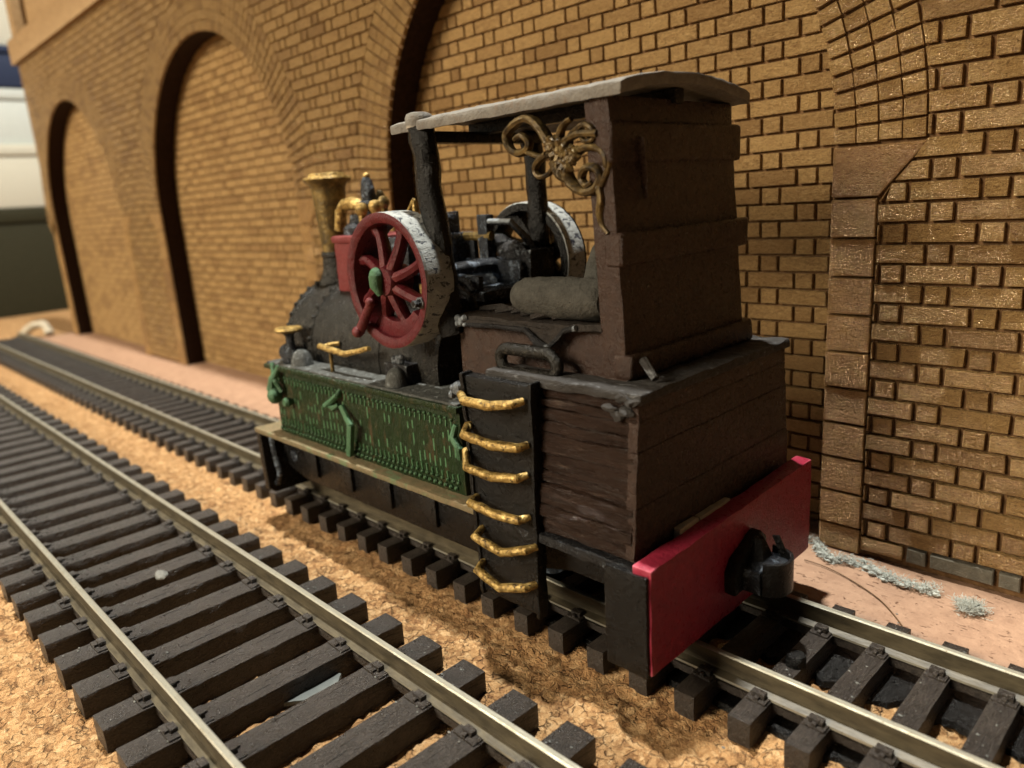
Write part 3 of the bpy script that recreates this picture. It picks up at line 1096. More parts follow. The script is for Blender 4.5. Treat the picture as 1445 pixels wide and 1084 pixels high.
# red cylinder block and brass work on the boiler
mb = MB()
mb.box(-60.2, -48.5, -4.4, 4.4, 30.2, 37.6)
mb.box(-60.5, -48.1, -4.7, 4.7, 36.9, 37.9)
cyl = part(mb, 'cylinder_block', M['pink'], bevel=.4, sub=1.2, rough=.10)
mb = MB()
mb.lathe([(2.6, 37.7), (2.6, 38.9), (1.7, 39.6), (1.5, 40.6), (.5, 40.8)], (-58.5, -.5, 0), 'z', 18)
part(mb, 'cylinder_cover', M['iron'], cyl, rough=.05)
mb = MB()
c = pt(519, 270, -.5)
mb.lathe([(1.1, -4.2), (1.1, -2.4), (1.6, -2.2), (1.6, -1.5), (1.05, -1.2), (1.0, .2), (.8, 1.3), (.45, 1.9)], c, 'z', 16)
sv = part(mb, 'safety_valve', M['iron'], rough=.06)
mb = MB()
mb.ball((c.x, c.y, c.z + 2.05), .5, 8)
part(mb, 'brass_tip', M['gold'], sv)
mb = MB()
a, b = pt(479, 325, -1.2), pt(481, 298, -1.2)
mb.tube([a, b, pt(486, 290, -1.2), pt(496, 287, -1.2), pt(507, 289, -1.2), pt(514, 300, -1.2)], [.75, .8, .85, .9, .85, .7], 10)
part(mb, 'steam_pipe', M['gold'], rough=.08, sub=.8)
for px, py, y, r in ((510, 294, -2.6, .85), (529, 290, -2.2, .85), (541, 284, .5, .8), (536, 276, 1.5, .6)):
    mb = MB()
    c = pt(px, py, y)
    mb.tube([(c.x, c.y, 38.2), c], [.5, .55], 8)
    mb.lathe([(r * .7, -.9), (r, -.4), (r * 1.05, .1), (r * .7, .6), (.1, .75)], c, 'z', 12)
    part(mb, 'brass_oil_cup', M['gold'] if y < 0 else M['brass_old'], rough=.05)
# gauge glass standing between wheel and post
mb = MB()
a, b = pt(588, 322, -5.5), pt(584, 283, -5.5)
mb.tube([(a.x, a.y, 31), a, b], [.35, .38, .28], 8)
a, b = pt(575, 300, -5.2), pt(584, 281, -5.2)
mb.tube([a, b], [.18, .22], 8)
part(mb, 'brass_lever', M['gold'])
mb = MB()
mb.box(-47.2, -41.4, -5.6, 5.6, 30.5, 37.6)
mb.box(-46.4, -42.2, -1.8, 3.8, 37.4, 40.0)
part(mb, 'valve_chest', M['iron'], bevel=.35, sub=1.3, rough=.10)

# --- engine bed, rods and stands behind the near wheel
mb = MB()
mb.prism([(-46, 30.6), (-46, 34.3), (-44.4, 34.5), (-31.6, 34.1), (-31.2, 33.4), (-31.2, 30.6)], 'y', 3.2, 4.2)
mb.prism([(-46, 30.6), (-46, 33.6), (-31.2, 33.0), (-31.2, 30.6)], 'y', -3.6, -2.8)
mb.box(-46, -30, -4.0, 4.4, 30.2, 31.3)
part(mb, 'engine_bed', M['iron'], bevel=.15, sub=1.0, rough=.08)
for px, t_, b_, y, r in ((632, 299, 372, 4.0, 1.15), (684, 303, 352, 4.0, .85), (668, 336, 362, 4.0, .5)):
    mb = MB()
    a, b = pt(px, t_, y), pt(px, b_, y)
    mb.box(a.x - r, a.x + r, y - r * .8, y + r * .8, 31.0, a.z)
    part(mb, 'bearing_stand', M['iron'], bevel=.18, sub=.9, rough=.10)
mb = MB()
a, b = pt(636, 334, 3.8), pt(694, 333, 3.8)
mb.tube([a, b], .55, 9)
part(mb, 'slide_rod', M['brass_old'])
mb = MB()
a, b = pt(686, 313, 3.8), pt(720, 313, 3.8)
mb.tube([a, b, pt(742, 335, 6), pt(752, 350, 8)], [.4, .42, .5, .6], 9)
part(mb, 'connecting_rod', M['black_worn'])
mb = MB()
a = pt(700, 341, 5.5)
mb.ball(a, 1.4, 10, 0, (1.6, 1, .7))
mb.ball(pt(720, 352, 6.0), 1.6, 10, 0, (1.7, 1, .8))
mb.tube([pt(690, 352, 5), pt(716, 347, 6.5), pt(742, 352, 7.5)], [.7, .9, .7], 8)
mb.box(-36, -30.5, 4.4, 8.6, 30.4, 35.2)
part(mb, 'crosshead', M['black_worn'], sub=.8, rough=.2)
mb = MB()
mb.tube([(-36, -9.2, 33.5), (-36, 13.2, 33.5)], .95, 14)
mb.box(-37.6, -34.4, -6.8, -5.2, 30.6, 35.0)
mb.box(-37.6, -34.4, 6.2, 7.8, 30.6, 35.0)
part(mb, 'crankshaft', M['iron'], bevel=.1)
mb = MB()
mb.tube([pt(640, 400, -4), pt(652, 395, -4.2), pt(662, 400, -4.4), pt(667, 412, -4.6)], [.45, .45, .42, .35], 8)
mb.tube([pt(645, 405, -5.5), pt(665, 420, -6.0), pt(672, 436, -6.2)], [.4, .4, .3], 8)
part(mb, 'reversing_lever', M['black'])


# --- flywheels
def flywheel(yo, yi, body, rim_mat, near):
    """yo outer face, yi inner face"""
    s = -1 if yo < yi else 1
    cx, cz, R_ = -36.1, 33.4, 7.5
    g = MB()
    g.lathe([(R_ - .9, yo + -s * .2), (R_ - .25, yo), (R_, yo - s * .25), (R_ + .05, (yo + yi) / 2), (R_, yi + s * .2), (R_ - .3, yi), (R_ - .9, yi)], (cx, 0, cz), 'y', 64, 0, cap=False)
    # inner lining of the rim and the spokes
    rim_o = part(g, 'flywheel', rim_mat, sub=.9, rough=.05)
    g = MB()
    g.lathe([(R_ - .02, yo + s * .05), (R_ - .3, yo + s * .12), (R_ - .9, yo + s * .06), (R_ - 1.15, yo - s * .15), (R_ - 1.3, yo - s * 1.1), (R_ - 1.3, yi + s * .2), (R_ - 1.1, yi - s * .06), (R_ - .15, yi - s * .05)], (cx, 0, cz), 'y', 64, 0, cap=False)
    part(g, 'rim_face', body, rim_o, rough=.04)
    g = MB()
    g.lathe([(.15, yo + s * .35), (1.5, yo + s * .3), (1.75, yo - s * .1), (1.75, yo - s * 2.6), (.2, yo - s * 2.6)], (cx, 0, cz), 'y', 24)
    part(g, 'hub', body, rim_o)
    for i in range(8):
        a = 2 * math.pi * (i + .35) / 8
        pts_, rs_ = [], []
        for t in (0, .25, .5, .75, 1):
            rr_ = lerp(1.2, R_ - 1.0, t)
            aa = a + .16 * t * t
            pts_.append((cx + rr_ * math.cos(aa), yo - s * lerp(.7, 1.7, t), cz + rr_ * math.sin(aa)))
            rs_.append((lerp(.72, .55, t) if t < .9 else .9) * (1.0 if near else 1.7))
        g = MB()
        g.tube(pts_, rs_, 8, flat=1.3)
        part(g, 'spoke', body, rim_o)
    # counterweight: filled segment at the bottom
    g = MB()
    a0, a1 = math.radians(232), math.radians(322)
    arc = [(cx + (R_ - 1.2) * math.cos(lerp(a0, a1, i / 14)), cz + (R_ - 1.2) * math.sin(lerp(a0, a1, i / 14))) for i in range(15)]
    inner = [(cx + .45 + 4.6 * math.cos(lerp(a1 - .1, a0 + .1, i / 10)), cz + .1 + 4.6 * math.sin(lerp(a1 - .1, a0 + .1, i / 10))) for i in range(11)]
    g.prism(arc + inner, 'y', yo - s * .6, yo - s * 2.0)
    part(g, 'counterweight', body, rim_o, bevel=.15)
    return rim_o


fw = flywheel(-13.0, -9.2, M['wheel_red'], M['rim'], True)
flywheel(12.6, 9.0, M['black'], M['rim'], False)
mb = MB()                                        # green handle cap on the hub
c = pt(528, 393, -13.9)
mb.ball(c + V3((0, .3, .1)), .92, 14, 0, (.95, .9, 1.15))
mb.tube([c + V3((.1, .2, .2)), c + V3((.2, 0, -.9)), c + V3((.5, .2, -1.9))], [.85, .72, .25], 12)
part(mb, 'hub_cap', M['green_light'], fw, rough=.05)
mb = MB()                                        # crank arm across the lower rim
a, b = pt(524, 426, -13.6), pt(508, 468, -13.9)
mb.tube([a, lerp(a, b, .5), b], [.5, .55, .6], 10)
mb.ball(b + V3((0, -.3, 0)), .7, 9)
mb.ball(a + V3((0, -.2, 0)), .55, 9)
part(mb, 'crank_arm', M['wheel_red'], fw)
mb = MB()
a = pt(597, 427, -12.8)
mb.lathe([(.65, .6), (.65, -.5), (.4, -.6), (.4, -1.3), (.15, -1.35)], a, 'y', 6)
part(mb, 'rim_bolt', M['black_worn'], fw)

# --- cab: posts, roof, back
def wob_post(path, rad, name):
    m_ = MB()
    pts_, rs_ = [], []
    for i in range(15):
        t = i / 14 * (len(path) - 1)
        k_ = min(int(t), len(path) - 2)
        p = V3(path[k_]).lerp(V3(path[k_ + 1]), t - k_)
        pts_.append(p + V3((noise.noise(V3((i * .5, 1, rad))) * .28, noise.noise(V3((i * .5, 8, rad))) * .2, 0)))
        rs_.append(rad * (1 + .16 * noise.noise(V3((i * .8, 3, rad)))))
    m_.tube(pts_, rs_, 10)
    return part(m_, name, M['black'], sub=.9, rough=.10)


wob_post([pt(596, 180, -9.2), pt(605, 250, -9.3), pt(618, 340, -9.4), pt(632, 430, -9.4), pt(640, 470, -9.4)], 1.45, 'roof_post')
wob_post([V3((-34.0, 9.2, 49.2)), pt(757, 240, 9.2), pt(759, 300, 9.2), pt(764, 380, 9.2), pt(766, 440, 9.2)], 1.35, 'roof_post')


def roof_z(y):
    return 48.75 + 1.25 * (1 - (abs(y) / 10.4) ** 2.2)


mb = MB()
N = 20
RX0, RX1 = -36.0, -5.2
ys_ = [lerp(-10.4, 10.4, i / N) for i in range(N + 1)]
mb.prism([(y, roof_z(y)) for y in ys_] + [(y, roof_z(y) + 1.05) for y in ys_[::-1]], 'x', RX0, RX1)
nx_ = 31
vs_, fs_ = [], []
for i in range(nx_ + 1):
    x = lerp(RX0, RX1, i / nx_)
    vs_ += [(x, y, roof_z(y)) for y in ys_] + [(x, y, roof_z(y) + 1.05) for y in ys_[::-1]]
pn = 2 * (N + 1)
for i in range(nx_):
    for j in range(pn):
        fs_.append((i * pn + j, i * pn + (j + 1) % pn, (i + 1) * pn + (j + 1) % pn, (i + 1) * pn + j))
for e_ in (0, nx_):
    for j in range(N):
        fs_.append((e_ * pn + j, e_ * pn + j + 1, e_ * pn + pn - 2 - j, e_ * pn + pn - 1 - j))
mb = MB()
mb.add(vs_, fs_)
roof = part(mb, 'roof', M['roof'], bevel=.22, bseg=2, rough=.12, rscale=.7)
mb = MB()
a = pt(592, 166, -9.2)
mb.lathe([(1.45, -1.0), (1.5, .0), (1.3, .35), (.9, .5), (.1, .52)], a, 'z', 14)
part(mb, 'post_cap', M['roof'], roof, rough=.12, sub=.7)
mb = MB()
mb.box(-34.2, -6.5, -.7, .7, 48.6, 49.9)
mb.box(-34.0, -32.2, -9.6, 9.6, 47.7, 48.9)
part(mb, 'roof_rib', M['black'], roof, bevel=.1)

# back panel leans forward a little
def lean(z):
    return lerp(-5.5, -6.9, (z - 25.5) / 23.0)


mb = MB()
mb.hexa([(lean(24.5) - 2.6, -10.1, 24.5), (lean(24.5), -10.1, 24.5), (lean(24.5), 10.1, 24.5), (lean(24.5) - 2.6, 10.1, 24.5),
         (lean(49) - 2.6, -9.8, 49), (lean(49), -9.8, 49), (lean(49), 9.8, 49), (lean(49) - 2.6, 9.8, 49)])
back = part(mb, 'cab_back', M['brown'], bevel=.3, sub=1.5, rough=.08)
for z0, z1, ex, px_ in ((43.6, 47.0, .75, .30), (35.2, 38.0, 1.0, .55), (25.4, 27.6, .95, .6)):
    mb = MB()
    x0 = lean((z0 + z1) / 2)
    mb.box(x0 - 1.4, x0 + px_, -10.1 - .12, 10.1 + ex, z0, z1)
    part(mb, 'cab_band', M['brown'], back, bevel=.42, bseg=3, sub=1.2, rough=.09)
mb = MB()
a = on_x(915, 300, -5.6)
mb.tube([(a.x - .75, a.y, 45.6), (a.x - .55, a.y + .2, 43.0), (a.x - .55, a.y + .5, 40.6)], [.5, .4, .2], 10, flat=.5)
part(mb, 'paint_run', M['brown'], back)
mb = MB()
a, b = on_x(908, 508, -4.6), on_x(925, 535, -2.9)
mb.tube([a, b], [.42, .34], 8)
part(mb, 'tie_pin', M['dusty_top'], back)

# scroll bracket under the roof
Y_ = -9.9


def scroll(pxs, r, name='scroll'):
    ps = [pt(240 * 0 + x_, y_, Y_ + random.uniform(-.12, .12)) for x_, y_ in pxs]
    # smooth by Catmull-Rom
    out = []
    for i in range(len(ps) - 1):
        p0, p1, p2, p3 = ps[max(i - 1, 0)], ps[i], ps[i + 1], ps[min(i + 2, len(ps) - 1)]
        for t in (0, .25, .5, .75):
            out.append(.5 * ((2 * p1) + (p2 - p0) * t + (2 * p0 - 5 * p1 + 4 * p2 - p3) * t * t + (3 * p1 - p0 - 3 * p2 + p3) * t ** 3))
    out.append(ps[-1])
    n_ = len(out)
    m_ = MB()
    m_.tube(out, [r * lerp(.72, .42, i / n_) for i in range(n_)], 8, flat=1.7)
    return m_


bracket = part(scroll([(845, 188), (815, 190), (790, 205), (768, 222), (742, 214)], .5), 'scroll_bracket', M['scroll'], rough=.06)
for pxs, r in (
        ([(778, 205), (762, 180), (748, 168), (732, 171), (717, 188), (718, 206), (730, 217), (744, 212), (746, 200), (736, 191), (728, 196)], .62),
        ([(772, 218), (760, 228), (756, 240), (762, 250), (774, 246), (780, 236)], .42),
        ([(790, 215), (790, 195), (795, 178), (806, 168)], .5),
        ([(800, 212), (806, 192), (818, 178)], .45),
        ([(808, 222), (824, 210), (842, 209), (854, 219), (856, 236)], .5),
        ([(812, 186), (824, 176), (836, 182), (838, 196), (826, 200), (820, 192)], .42),
        ([(798, 238), (806, 258), (822, 270), (840, 268), (848, 250), (840, 236), (826, 238), (821, 252), (828, 262), (836, 258)], .60),
        ([(785, 228), (792, 246), (802, 254)], .75),
        ([(846, 262), (849, 280), (847, 300), (852, 318), (860, 330)], .5),
        ([(850, 262), (858, 240), (862, 222)], .4)):
    part(scroll(pxs, r), 'scroll', M['scroll'], bracket, rough=.05)
for px, py, r in ((791, 213, .85), (800, 228, .75), (781, 204, .55), (810, 219, .6)):
    mb = MB()
    c = pt(px, py, Y_ - .1)
    for i in range(6):
        a = i * 1.047 + px
        mb.tube([c, c + V3((math.cos(a) * r * 1.0, -.35, math.sin(a) * r * 1.0)), c + V3((math.cos(a + .3) * r * 1.45, -.1, math.sin(a + .3) * r * 1.45))], [.42, .38, .14], 7)
    mb.ball(c + V3((0, -.3, 0)), r * .5, 8)
    part(mb, 'acanthus_leaf', M['scroll'], bracket, rough=.05)

# --- cab floor, side sheets and draped oilcloth
mb = MB()
mb.box(-28.6, -7.5, -9.2, 9.2, 20.6, 29.2)
part(mb, 'cab_floor', M['brown'], bevel=.2, sub=1.6, rough=.1)
mb = MB()
mb.box(-28.8, -7.4, -9.7, 9.6, 29.1, 29.75)
part(mb, 'bench_top', M['cloth_dark'], bevel=.2, sub=1.2, rough=.16)
mb = MB()
edge_pts = [(648, 452), (662, 456), (690, 459), (722, 460), (740, 464), (752, 478), (766, 489), (778, 482), (790, 468), (812, 463), (850, 464)]
top, bot = [], []
for i, (px, py) in enumerate(edge_pts):
    a = pt(px, py - 1, -9.75)
    b = pt(px, py + 5, -10.15)
    top.append(V3((a.x, -9.55, 29.7)))
    top[-1].z = max(a.z + .3, 29.2)
    bot.append(b)
for i in range(len(top) - 1):
    mb.hexa([bot[i], bot[i + 1], bot[i + 1] + V3((0, .35, 0)), bot[i] + V3((0, .35, 0)), top[i] + V3((0, -.3, 0)), top[i + 1] + V3((0, -.3, 0)), top[i + 1], top[i]])
part(mb, 'draped_oilcloth', M['cloth_dark'], sub=.7, rough=.14)
mb = MB()
a, b, c2 = pt(742, 466, -10.2), pt(756, 482, -10.4), pt(772, 492, -10.4)
mb.tube([pt(655, 459, -10.1), pt(695, 460, -10.2), a, b, c2], [.22, .25, .3, .42, .3], 8)
mb.tube([c2, pt(782, 484, -10.4), pt(795, 468, -10.3), pt(812, 463, -10.2)], [.3, .26, .28, .3], 8)
part(mb, 'oilcloth_hem', M['black_worn'], sub=.6, rough=.10)
mb = MB()
for i in range(12):
    c = pt(648 + random.uniform(-5, 7), 452 + random.uniform(-5, 6), -9.9)
    mb.ball(c, random.uniform(.25, .45), 6)
part(mb, 'knotted_cord', M['black_worn'], rough=.1)
for i in range(7):
    mb = MB()
    x = -27.5 + i * 2.4
    a = V3((x, -8.9 + random.uniform(0, 2.5), 29.85 + random.uniform(0, .2)))
    mb.tube([a, a + V3((random.uniform(1, 3), random.uniform(.4, 2), .5)), a + V3((random.uniform(3, 5), random.uniform(-1, 1.6), .1))], [.3, .36, .2], 7)
    part(mb, 'twisted_rag', M['cloth_dark'], rough=.12, sub=.6)

# --- coal bunker of rough planks
def plank_prism(name, x0, x1, ya, yb, z0, z1, mat, rough=.12, parent=None):
    m_ = MB()
    m_.hexa([(x0, ya, z0), (x1, ya, z0), (x1, yb, z0), (x0, yb, z0), (x0, ya, z1), (x1, ya, z1), (x1, yb, z1), (x0, yb, z1)])
    return m_.build(name, mat, parent or bunker, bevel=.16, bseg=2, sub=.9, rough=rough, rscale=.55)


def half_w(z):
    return lerp(14.0, 12.7, min(1, (z - 10.5) / 14.5))


mb = MB()
mb.hexa([(-19.4, -13.2, 10.3), (-2.9, -13.2, 10.3), (-2.9, 13.2, 10.3), (-19.4, 13.2, 10.3), (-19.4, -12.0, 24.6), (-2.9, -12.0, 24.6), (-2.9, 12.0, 24.6), (-19.4, 12.0, 24.6)])
bunker = part(mb, 'bunker', M['plank'], bevel=.2)
zs = [10.4, 12.0, 13.4, 15.4, 16.6, 18.4, 20.3, 21.3, 22.6, 23.4, 24.5]
for i in range(10):
    z0, z1 = zs[i] + .05, zs[i + 1] - .05
    for s in (-1, 1):
        m_ = MB()
        oj = random.uniform(-.25, .35)
        o0, o1 = half_w(z0) + oj + random.uniform(-.1, .1), half_w(z1) + oj + random.uniform(-.1, .1)
        m_.hexa([(-19.8 + random.uniform(-.2, .2), s * (o0 - 1.2), z0), (-2.6, s * (o0 - 1.2), z0), (-2.6, s * o0, z0), (-19.8, s * o0, z0),
                 (-19.8, s * (o1 - 1.2), z1), (-2.6, s * (o1 - 1.2), z1), (-2.6, s * o1, z1), (-19.8, s * o1, z1)])
        m_.build('plank', M['plank'], bunker, bevel=.16, bseg=2, sub=.55, rough=.26, grain=(.22, 1.2, 1.9))
zr = [10.9, 15.4, 20.3, 22.9, 24.5]
for i in range(4):
    z0, z1 = zr[i] + .015, zr[i + 1] - .015
    m_ = MB()
    w0, w1 = half_w(z0) + .1, half_w(z1) + .1
    dx = random.uniform(-.06, .06)
    m_.hexa([(-3.3, -w0, z0), (-2.3 + dx, -w0, z0), (-2.3 + dx, w0, z0), (-3.3, w0, z0), (-3.3, -w1, z1), (-2.3 + dx, -w1, z1), (-2.3 + dx, w1, z1), (-3.3, w1, z1)])
    m_.build('plank', M['brown'], bunker, bevel=.10, bseg=2, sub=.8, rough=.13, grain=(1.2, .25, 1.3))
for nm, (x0, x1, ya, yb) in (('rim_board', (-20.6, -1.9, -13.1, -9.8)), ('rim_board', (-20.6, -1.9, 9.8, 13.1)), ('rim_board', (-6.4, -1.95, -9.9, 9.9))):
    plank_prism(nm, x0, x1, ya, yb, 24.45, 25.35, M['dusty_top'], .16)
for px, py in ((880, 562), (893, 568), (884, 582), (862, 577), (870, 586)):     # splintered corner of the rim
    m_ = MB()
    c = pt(px, py, -13.15)
    m_.ball(c, .7, 8, 0, (1.2, .55, .6))
    m_.build('splinter', M['dusty_top'], bunker, sub=.5, rough=.3, rscale=1.4)
mb = MB()                                        # grab loop on the bunker top
ox, oz, yk = -16.2, 26.1, -11.4
loop = [(ox + 2.5 * (1 if math.cos(t) > 0 else -1) + 1.25 * math.cos(t), yk, oz - .05 * math.cos(t) + 1.15 * math.sin(t)) for t in [2 * math.pi * i / 24 for i in range(24)]]
mb.tube(loop, .62, 10, closed=True)
part(mb, 'grab_loop', M['boiler'], rough=.06)
mb = MB()
mb.box(-20.2, -1.7, -14.4, 14.4, 9.4, 10.35)
part(mb, 'rear_footplate', M['black_worn'], bevel=.15, sub=1.1, rough=.12)

# --- ladder
mb = MB()
mb.hexa([(-21.9, -14.5, 1.5), (-13.6, -14.5, 1.5), (-13.6, -13.4, 1.5), (-21.9, -13.4, 1.5), (-22.9, -14.2, 24.7), (-13.2, -14.2, 24.7), (-13.2, -12.6, 24.7), (-22.9, -12.6, 24.7)])
ladder = part(mb, 'ladder', M['black'], bevel=.18, sub=1.4, rough=.10)
for x0, x1 in ((-22.9, -22.4), (-13.6, -13.1)):
    mb = MB()
    mb.hexa([(x0 + .9, -14.75, 1.2), (x1 + .9, -14.75, 1.2), (x1 + .9, -13.5, 1.2), (x0 + .9, -13.5, 1.2), (x0, -14.5, 25.0), (x1, -14.5, 25.0), (x1, -13.0, 25.0), (x0, -13.0, 25.0)] if x0 < -20 else
            [(x0 - .3, -14.75, 1.2), (x1 - .3, -14.75, 1.2), (x1 - .3, -13.5, 1.2), (x0 - .3, -13.5, 1.2), (x0, -14.4, 25.0), (x1, -14.4, 25.0), (x1, -13.0, 25.0), (x0, -13.0, 25.0)])
    part(mb, 'stile', M['black'], ladder, bevel=.18, sub=1.2, rough=.12)
rungs = [((650, 556), (655, 566), (690, 573), (722, 571)), ((660, 600), (655, 614), (692, 628), (729, 633)), ((657, 636), (659, 660), (694, 673), (729, 676)),
         ((672, 702), (664, 710), (698, 726), (732, 735)), ((680, 746), (670, 758), (708, 780), (742, 777)), ((682, 793), (674, 805), (706, 830), (742, 830))]
for q in rungs:
    mb = MB()
    a = pt(*q[0], -14.6)
    b = pt(*q[1], -16.0)
    c = pt(*q[2], -16.1)
    d = pt(*q[3], -15.6)
    e = d + V3((.5, 1.0, .15))
    path = [a + V3((0, .4, 0)), a, b, lerp(b, c, .25), c, lerp(c, d, .6), d, e]
    mb.tube(path, [.34, .40, .47, .47, .48, .47, .45, .34], 10)
    part(mb, 'rung', M['gold'], ladder, sub=.6, rough=.06, rscale=1.0)
mb = MB()
for i in range(9):
    c = pt(640 + random.uniform(-4, 8), 550 + random.uniform(-6, 8), -13.8)
    mb.ball(c, random.uniform(.35, .6), 7)
part(mb, 'paint_blob', M['black_worn'], ladder, rough=.12)

# --- rear beam and coupling
mb = MB()
mb.hexa([(-1.7, -15.1, 1.25), (0, -15.1, 1.25), (0, 15.0, 1.3), (-1.7, 15.0, 1.3), (-1.7, -15.2, 11.2), (0, -15.0, 11.0), (0, 14.9, 11.9), (-1.7, 14.9, 12.0)])
beam = part(mb, 'buffer_beam', M['red'], bevel=.16, bseg=2, sub=1.0, rough=.10, rscale=.5)
mb = MB()
mb.box(-4.6, -1.72, -15.0, 14.9, 0.9, 10.2)
mb.box(-4.6, -0.22, -15.42, -14.95, 1.0, 10.5)
part(mb, 'beam_backing', M['black'], beam, bevel=.1, sub=1.5, rough=.06)
for y0, y1 in ((-8.2, -5.0), (-4.8, 0.6)):
    mb = MB()
    mb.box(-2.25, -1.6, y0, y1, 10.4, 11.75 + random.uniform(0, .15))
    part(mb, 'card_packing', M['cream'], beam, bevel=.1, sub=.8, rough=.08)
mb = MB()
mb.prism([(-3.4, 3.9), (-3.4, 6.0), (-2.6, 7.2), (1.6, 8.9), (2.5, 8.0), (2.5, 3.9)], 'x', -.1, 1.2)
cpl = part(mb, 'coupling', M['black'], bevel=.25, sub=.9, rough=.1)
mb = MB()
mb.lathe([(.1, 3.7), (1.9, 3.7), (2.05, 3.9), (2.05, 6.2), (1.9, 6.45), (.9, 6.7), (.1, 6.75)], (2.3, 0.6, 0), 'z', 30)
mb.box(.8, 2.8, -1.9, 2.6, 4.0, 6.3)
part(mb, 'coupling_drum', M['iron'], cpl, bevel=.1, rough=.05)
mb = MB()
arc = [math.radians(lerp(-75, 105, i / 18)) for i in range(19)]
mb.prism([(2.3 + 2.35 * math.cos(a_), .6 + 2.35 * math.sin(a_)) for a_ in arc] + [(2.3 + 2.0 * math.cos(a_), .6 + 2.0 * math.sin(a_)) for a_ in arc[::-1]], 'z', 3.8, 7.1)
part(mb, 'coupling_wall', M['black'], cpl, bevel=.08, rough=.05)
mb = MB()
mb.hexa([(.9, -1.0, 6.2), (2.6, -.6, 6.2), (2.6, 1.6, 6.2), (.9, 2.0, 6.2), (.9, .2, 8.6), (1.7, .6, 8.4), (1.7, 1.2, 8.4), (.9, 1.6, 8.6)])
part(mb, 'coupling_pin', M['black'], cpl, bevel=.12)
mb = MB()
mb.hexa([(3.4, 2.0, 5.6), (4.0, 2.3, 5.6), (3.9, 2.6, 5.6), (3.3, 2.3, 5.6), (2.2, 1.6, 8.6), (2.8, 1.9, 8.6), (2.7, 2.2, 8.6), (2.1, 1.9, 8.6)])
part(mb, 'coupling_tongue', M['black'], cpl, bevel=.06)

# ================================================================== LOOSE THINGS
# canvas rolls in the cab
mb = MB()
a, b = pt(729, 421, -7.2), pt(858, 432, -7.6)
ax = [a, lerp(a, b, .04), lerp(a, b, .14), lerp(a, b, .5), lerp(a, b, .84), lerp(a, b, .95), b]
ax = [V3((p.x, p.y, 31.75 + .1 * i / 6)) for i, p in enumerate(ax)]
mb.tube(ax, [.7, 1.35, 1.85, 2.05, 2.0, 1.9, 1.5], 18)
roll = mb.build('canvas_roll', M['cloth'], None, sub=.6, rough=.16, rscale=.7)
tag(roll, 'thick grey canvas roll lying flat on the cab bench', 'canvas roll')
mb = MB()
a, b = pt(853, 332, -4.0), pt(845, 415, -4.0)
mb.tube([a, lerp(a, b, .12), lerp(a, b, .5), lerp(a, b, .9), b + V3((0, 0, -1.6))], [.3, .9, 1.45, 1.7, 1.3], 14)
roll2 = mb.build('canvas_roll', M['cloth'], None, sub=.6, rough=.2, rscale=.7)
tag(roll2, 'slim grey canvas roll standing upright against the cab back panel', 'canvas roll')


# lint: curled fibres
def fibres(m_, n_, centre_fn, length, lift, r=.035):
    for _ in range(n_):
        c = centre_fn()
        d = V3((random.gauss(0, 1), random.gauss(0, 1), abs(random.gauss(0, .8)) * lift)).normalized()
        e = V3((random.gauss(0, 1), random.gauss(0, 1), random.gauss(0, .5))) * .35
        L_ = random.uniform(.5, 1) * length
        p = [c, c + d * L_ * .35 + e * .3 * L_, c + d * L_ * .7 - e * .25 * L_, c + d * L_ + e * .2 * L_]
        p = [V3((q.x, q.y, max(q.z, -3.6))) for q in p]
        m_.tube(smooth_path(p, 2), r, 4)


tc = on_z(1368, 858, -2.9)
mb = MB()
fibres(mb, 520, lambda: tc + V3((random.gauss(0, .55), random.gauss(0, .45), random.uniform(-.4, .5))), 1.1, .9, .022)
tuft = mb.build('fibre_tuft', M['lint'], None, smooth=False)
tag(tuft, 'fluffy white tuft of fibres on the strip by the wall foot', 'tuft')
mb = MB()
basepts = [(1147, 742), (1152, 765), (1165, 782), (1190, 788), (1215, 792), (1240, 806), (1262, 815), (1290, 825), (1322, 832)]
bp = [on_z(px, py + 3, -2.9) for px, py in basepts]
bp = smooth_path(bp, 6)


def on_base():
    i = random.randrange(len(bp) - 1)
    p = bp[i].lerp(bp[i + 1], random.random())
    return V3((p.x + random.gauss(0, .25), min(p.y + random.gauss(.1, .45), YF - .1), -3.1 + random.uniform(0, .7)))


for i in range(150):
    c = on_base()
    mb.ball((c.x, c.y, c.z - .35), random.uniform(.12, .36), 6, 0, (1.3, .9, .7))
fibres(mb, 1100, on_base, .6, .5, .025)
tag(mb.build('lint', M['lint'], None, smooth=False), 'matted white lint heaped along the foot of the brick wall', 'lint', kind='stuff')

mb = MB()
hp = [on_z(px, py, -3.15) for px, py in ((1135, 790), (1165, 800), (1200, 818), (1240, 845), (1265, 872), (1282, 897))]
mb.tube(smooth_path(hp, 5), .07, 5)
tag(mb.build('loose_hair', M['hair'], None), 'single brown hair curving over the pinkish strip', 'hair')
mb = MB()
c = on_z(228, 815, ST)
mb.ball((c.x, c.y, ST + .35), .85, 10, 0, (1.25, .8, .55))
tag(mb.build('grit_pebble', M['stone'], None, sub=.4, rough=.22, rscale=1.1), 'small pale pebble resting on a sleeper of the wider track', 'pebble')
mb = MB()
c = on_z(440, 962, GZ + .6)
mb.prism([(c.x - 3.4, c.y - 2.2), (c.x + .6, c.y - 3.6), (c.x + 3.6, c.y + .2), (c.x + 1.2, c.y + 2.6), (c.x - 2.6, c.y + 1.6)], 'z', GZ + .2, GZ + .6)
tag(mb.build('paper_scrap', M['paper'], None, sub=.8, rough=.2, rscale=.4), 'pale torn paper scrap lying between sleepers of the wider track', 'paper')
mb = MB()
c = on_z(1122, 930, ST + .5)
mb.lathe([(1.0, -.8), (.95, .1), (.8, .5), (.3, .65), (.05, .66)], c, 'z', 12)
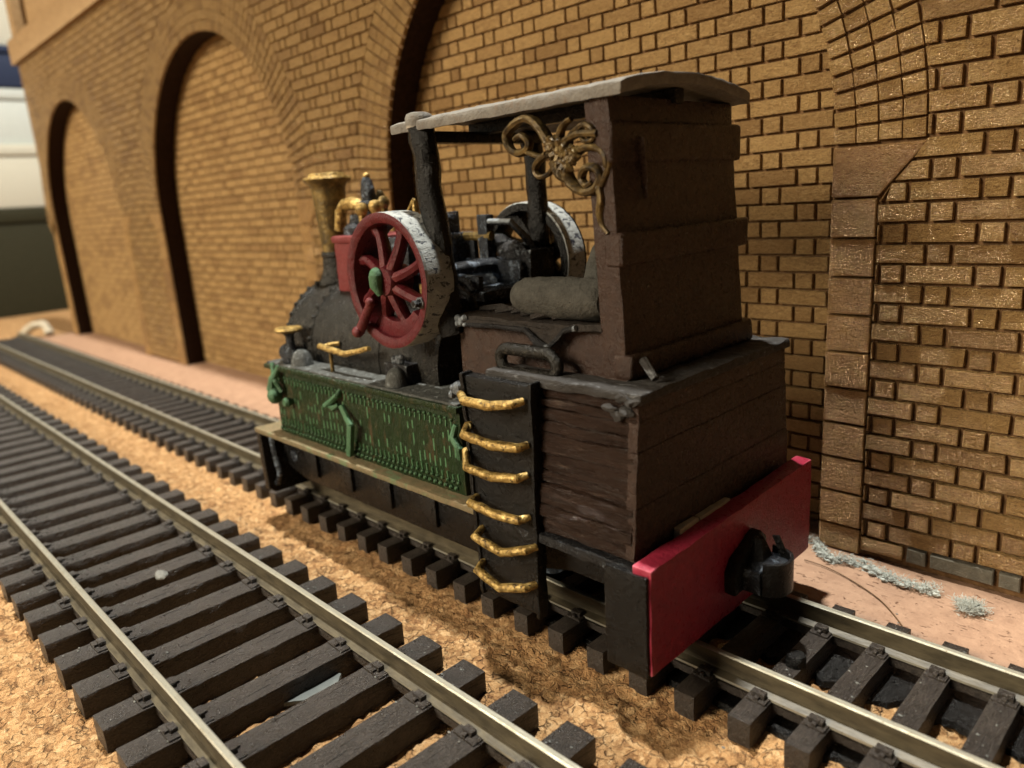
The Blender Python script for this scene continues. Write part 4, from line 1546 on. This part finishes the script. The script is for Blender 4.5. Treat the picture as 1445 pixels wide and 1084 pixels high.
tag(mb.build('glue_blob', M['black'], None, sub=.4, rough=.1), 'round black blob on a sleeper just behind the red beam', 'blob')
mb = MB()
a, b = on_z(33, 474, GZ + 1), on_z(68, 474, GZ + 1)
mb.tube(smooth_path([a, lerp(a, b, .3) + V3((0, 0, 3.2)), lerp(a, b, .7) + V3((0, 0, 5.0)), b + V3((0, 0, 4.2)), b + V3((4, 0, 1))], 4), 1.8, 8)
tag(mb.build('wood_chip', M['cream'], None, sub=2, rough=.5, rscale=.2), 'pale arched chip at the far end of the narrow track', 'chip')

mb = MB()
for _ in range(520):
    if random.random() < .85:
        x = random.uniform(-75, 5)
        y = -34.6 + random.choice((-1, 1)) * random.gauss(9.2, 1.6)
        k_ = round((x + 3.4) / 6.72)
        x = -3.4 + 6.72 * k_ + random.uniform(-1.4, 1.4)
    else:
        y = random.gauss(0, 6.5)
        k_ = random.randrange(0, 6)
        x = 5.8 + 5.17 * k_ + random.uniform(-.9, .9)
    mb.ball((x, y, ST + .05), random.uniform(.04, .13), 5, 0, (random.uniform(.7, 2), 1, .7))
tag(mb.build('dust', M['stone'], None), 'pale specks of dust lying on the dark sleepers', 'dust', kind='stuff')

# ================================================================== BACKGROUND BEYOND THE WALL END
def crate(name, x0, x1, y0, y1, z0, z1, mat, label, cat, lip):
    t = thing(name, ((x0 + x1) / 2, (y0 + y1) / 2, z0), label, cat)
    m_ = MB()
    m_.box(x0, x1, y0, y1, z0, z1 - lip)
    m_.build('body', mat, t, bevel=1.5)
    m_ = MB()
    m_.box(x0 - 1.2, x1 + 1.2, y0 - 1.2, y1 + 1.2, z1 - lip, z1)
    m_.build('lid', mat, t, bevel=1.5)
    return t


crate('storage_box', -640, -462, -60, 190, GZ - .2, 54.5, M['olive'], 'dark olive box at the bottom of the stack beyond the wall', 'box', 8)
crate('storage_box', -630, -462, -55, 180, 54.5, 88.5, M['white_card'], 'cream box resting on the dark olive box', 'box', 6)
crate('storage_box', -635, -464, -58, 184, 88.5, 118.0, M['white_cool'], 'cool white box under the navy box', 'box', 6)
crate('storage_box', -625, -462, -52, 178, 118.0, 139.5, M['navy'], 'flat navy blue box in the stack beyond the wall', 'box', 4)
crate('storage_box', -628, -463, -54, 180, 139.5, 186.0, M['white_card'], 'deep cream box at the top of the stack', 'box', 7)
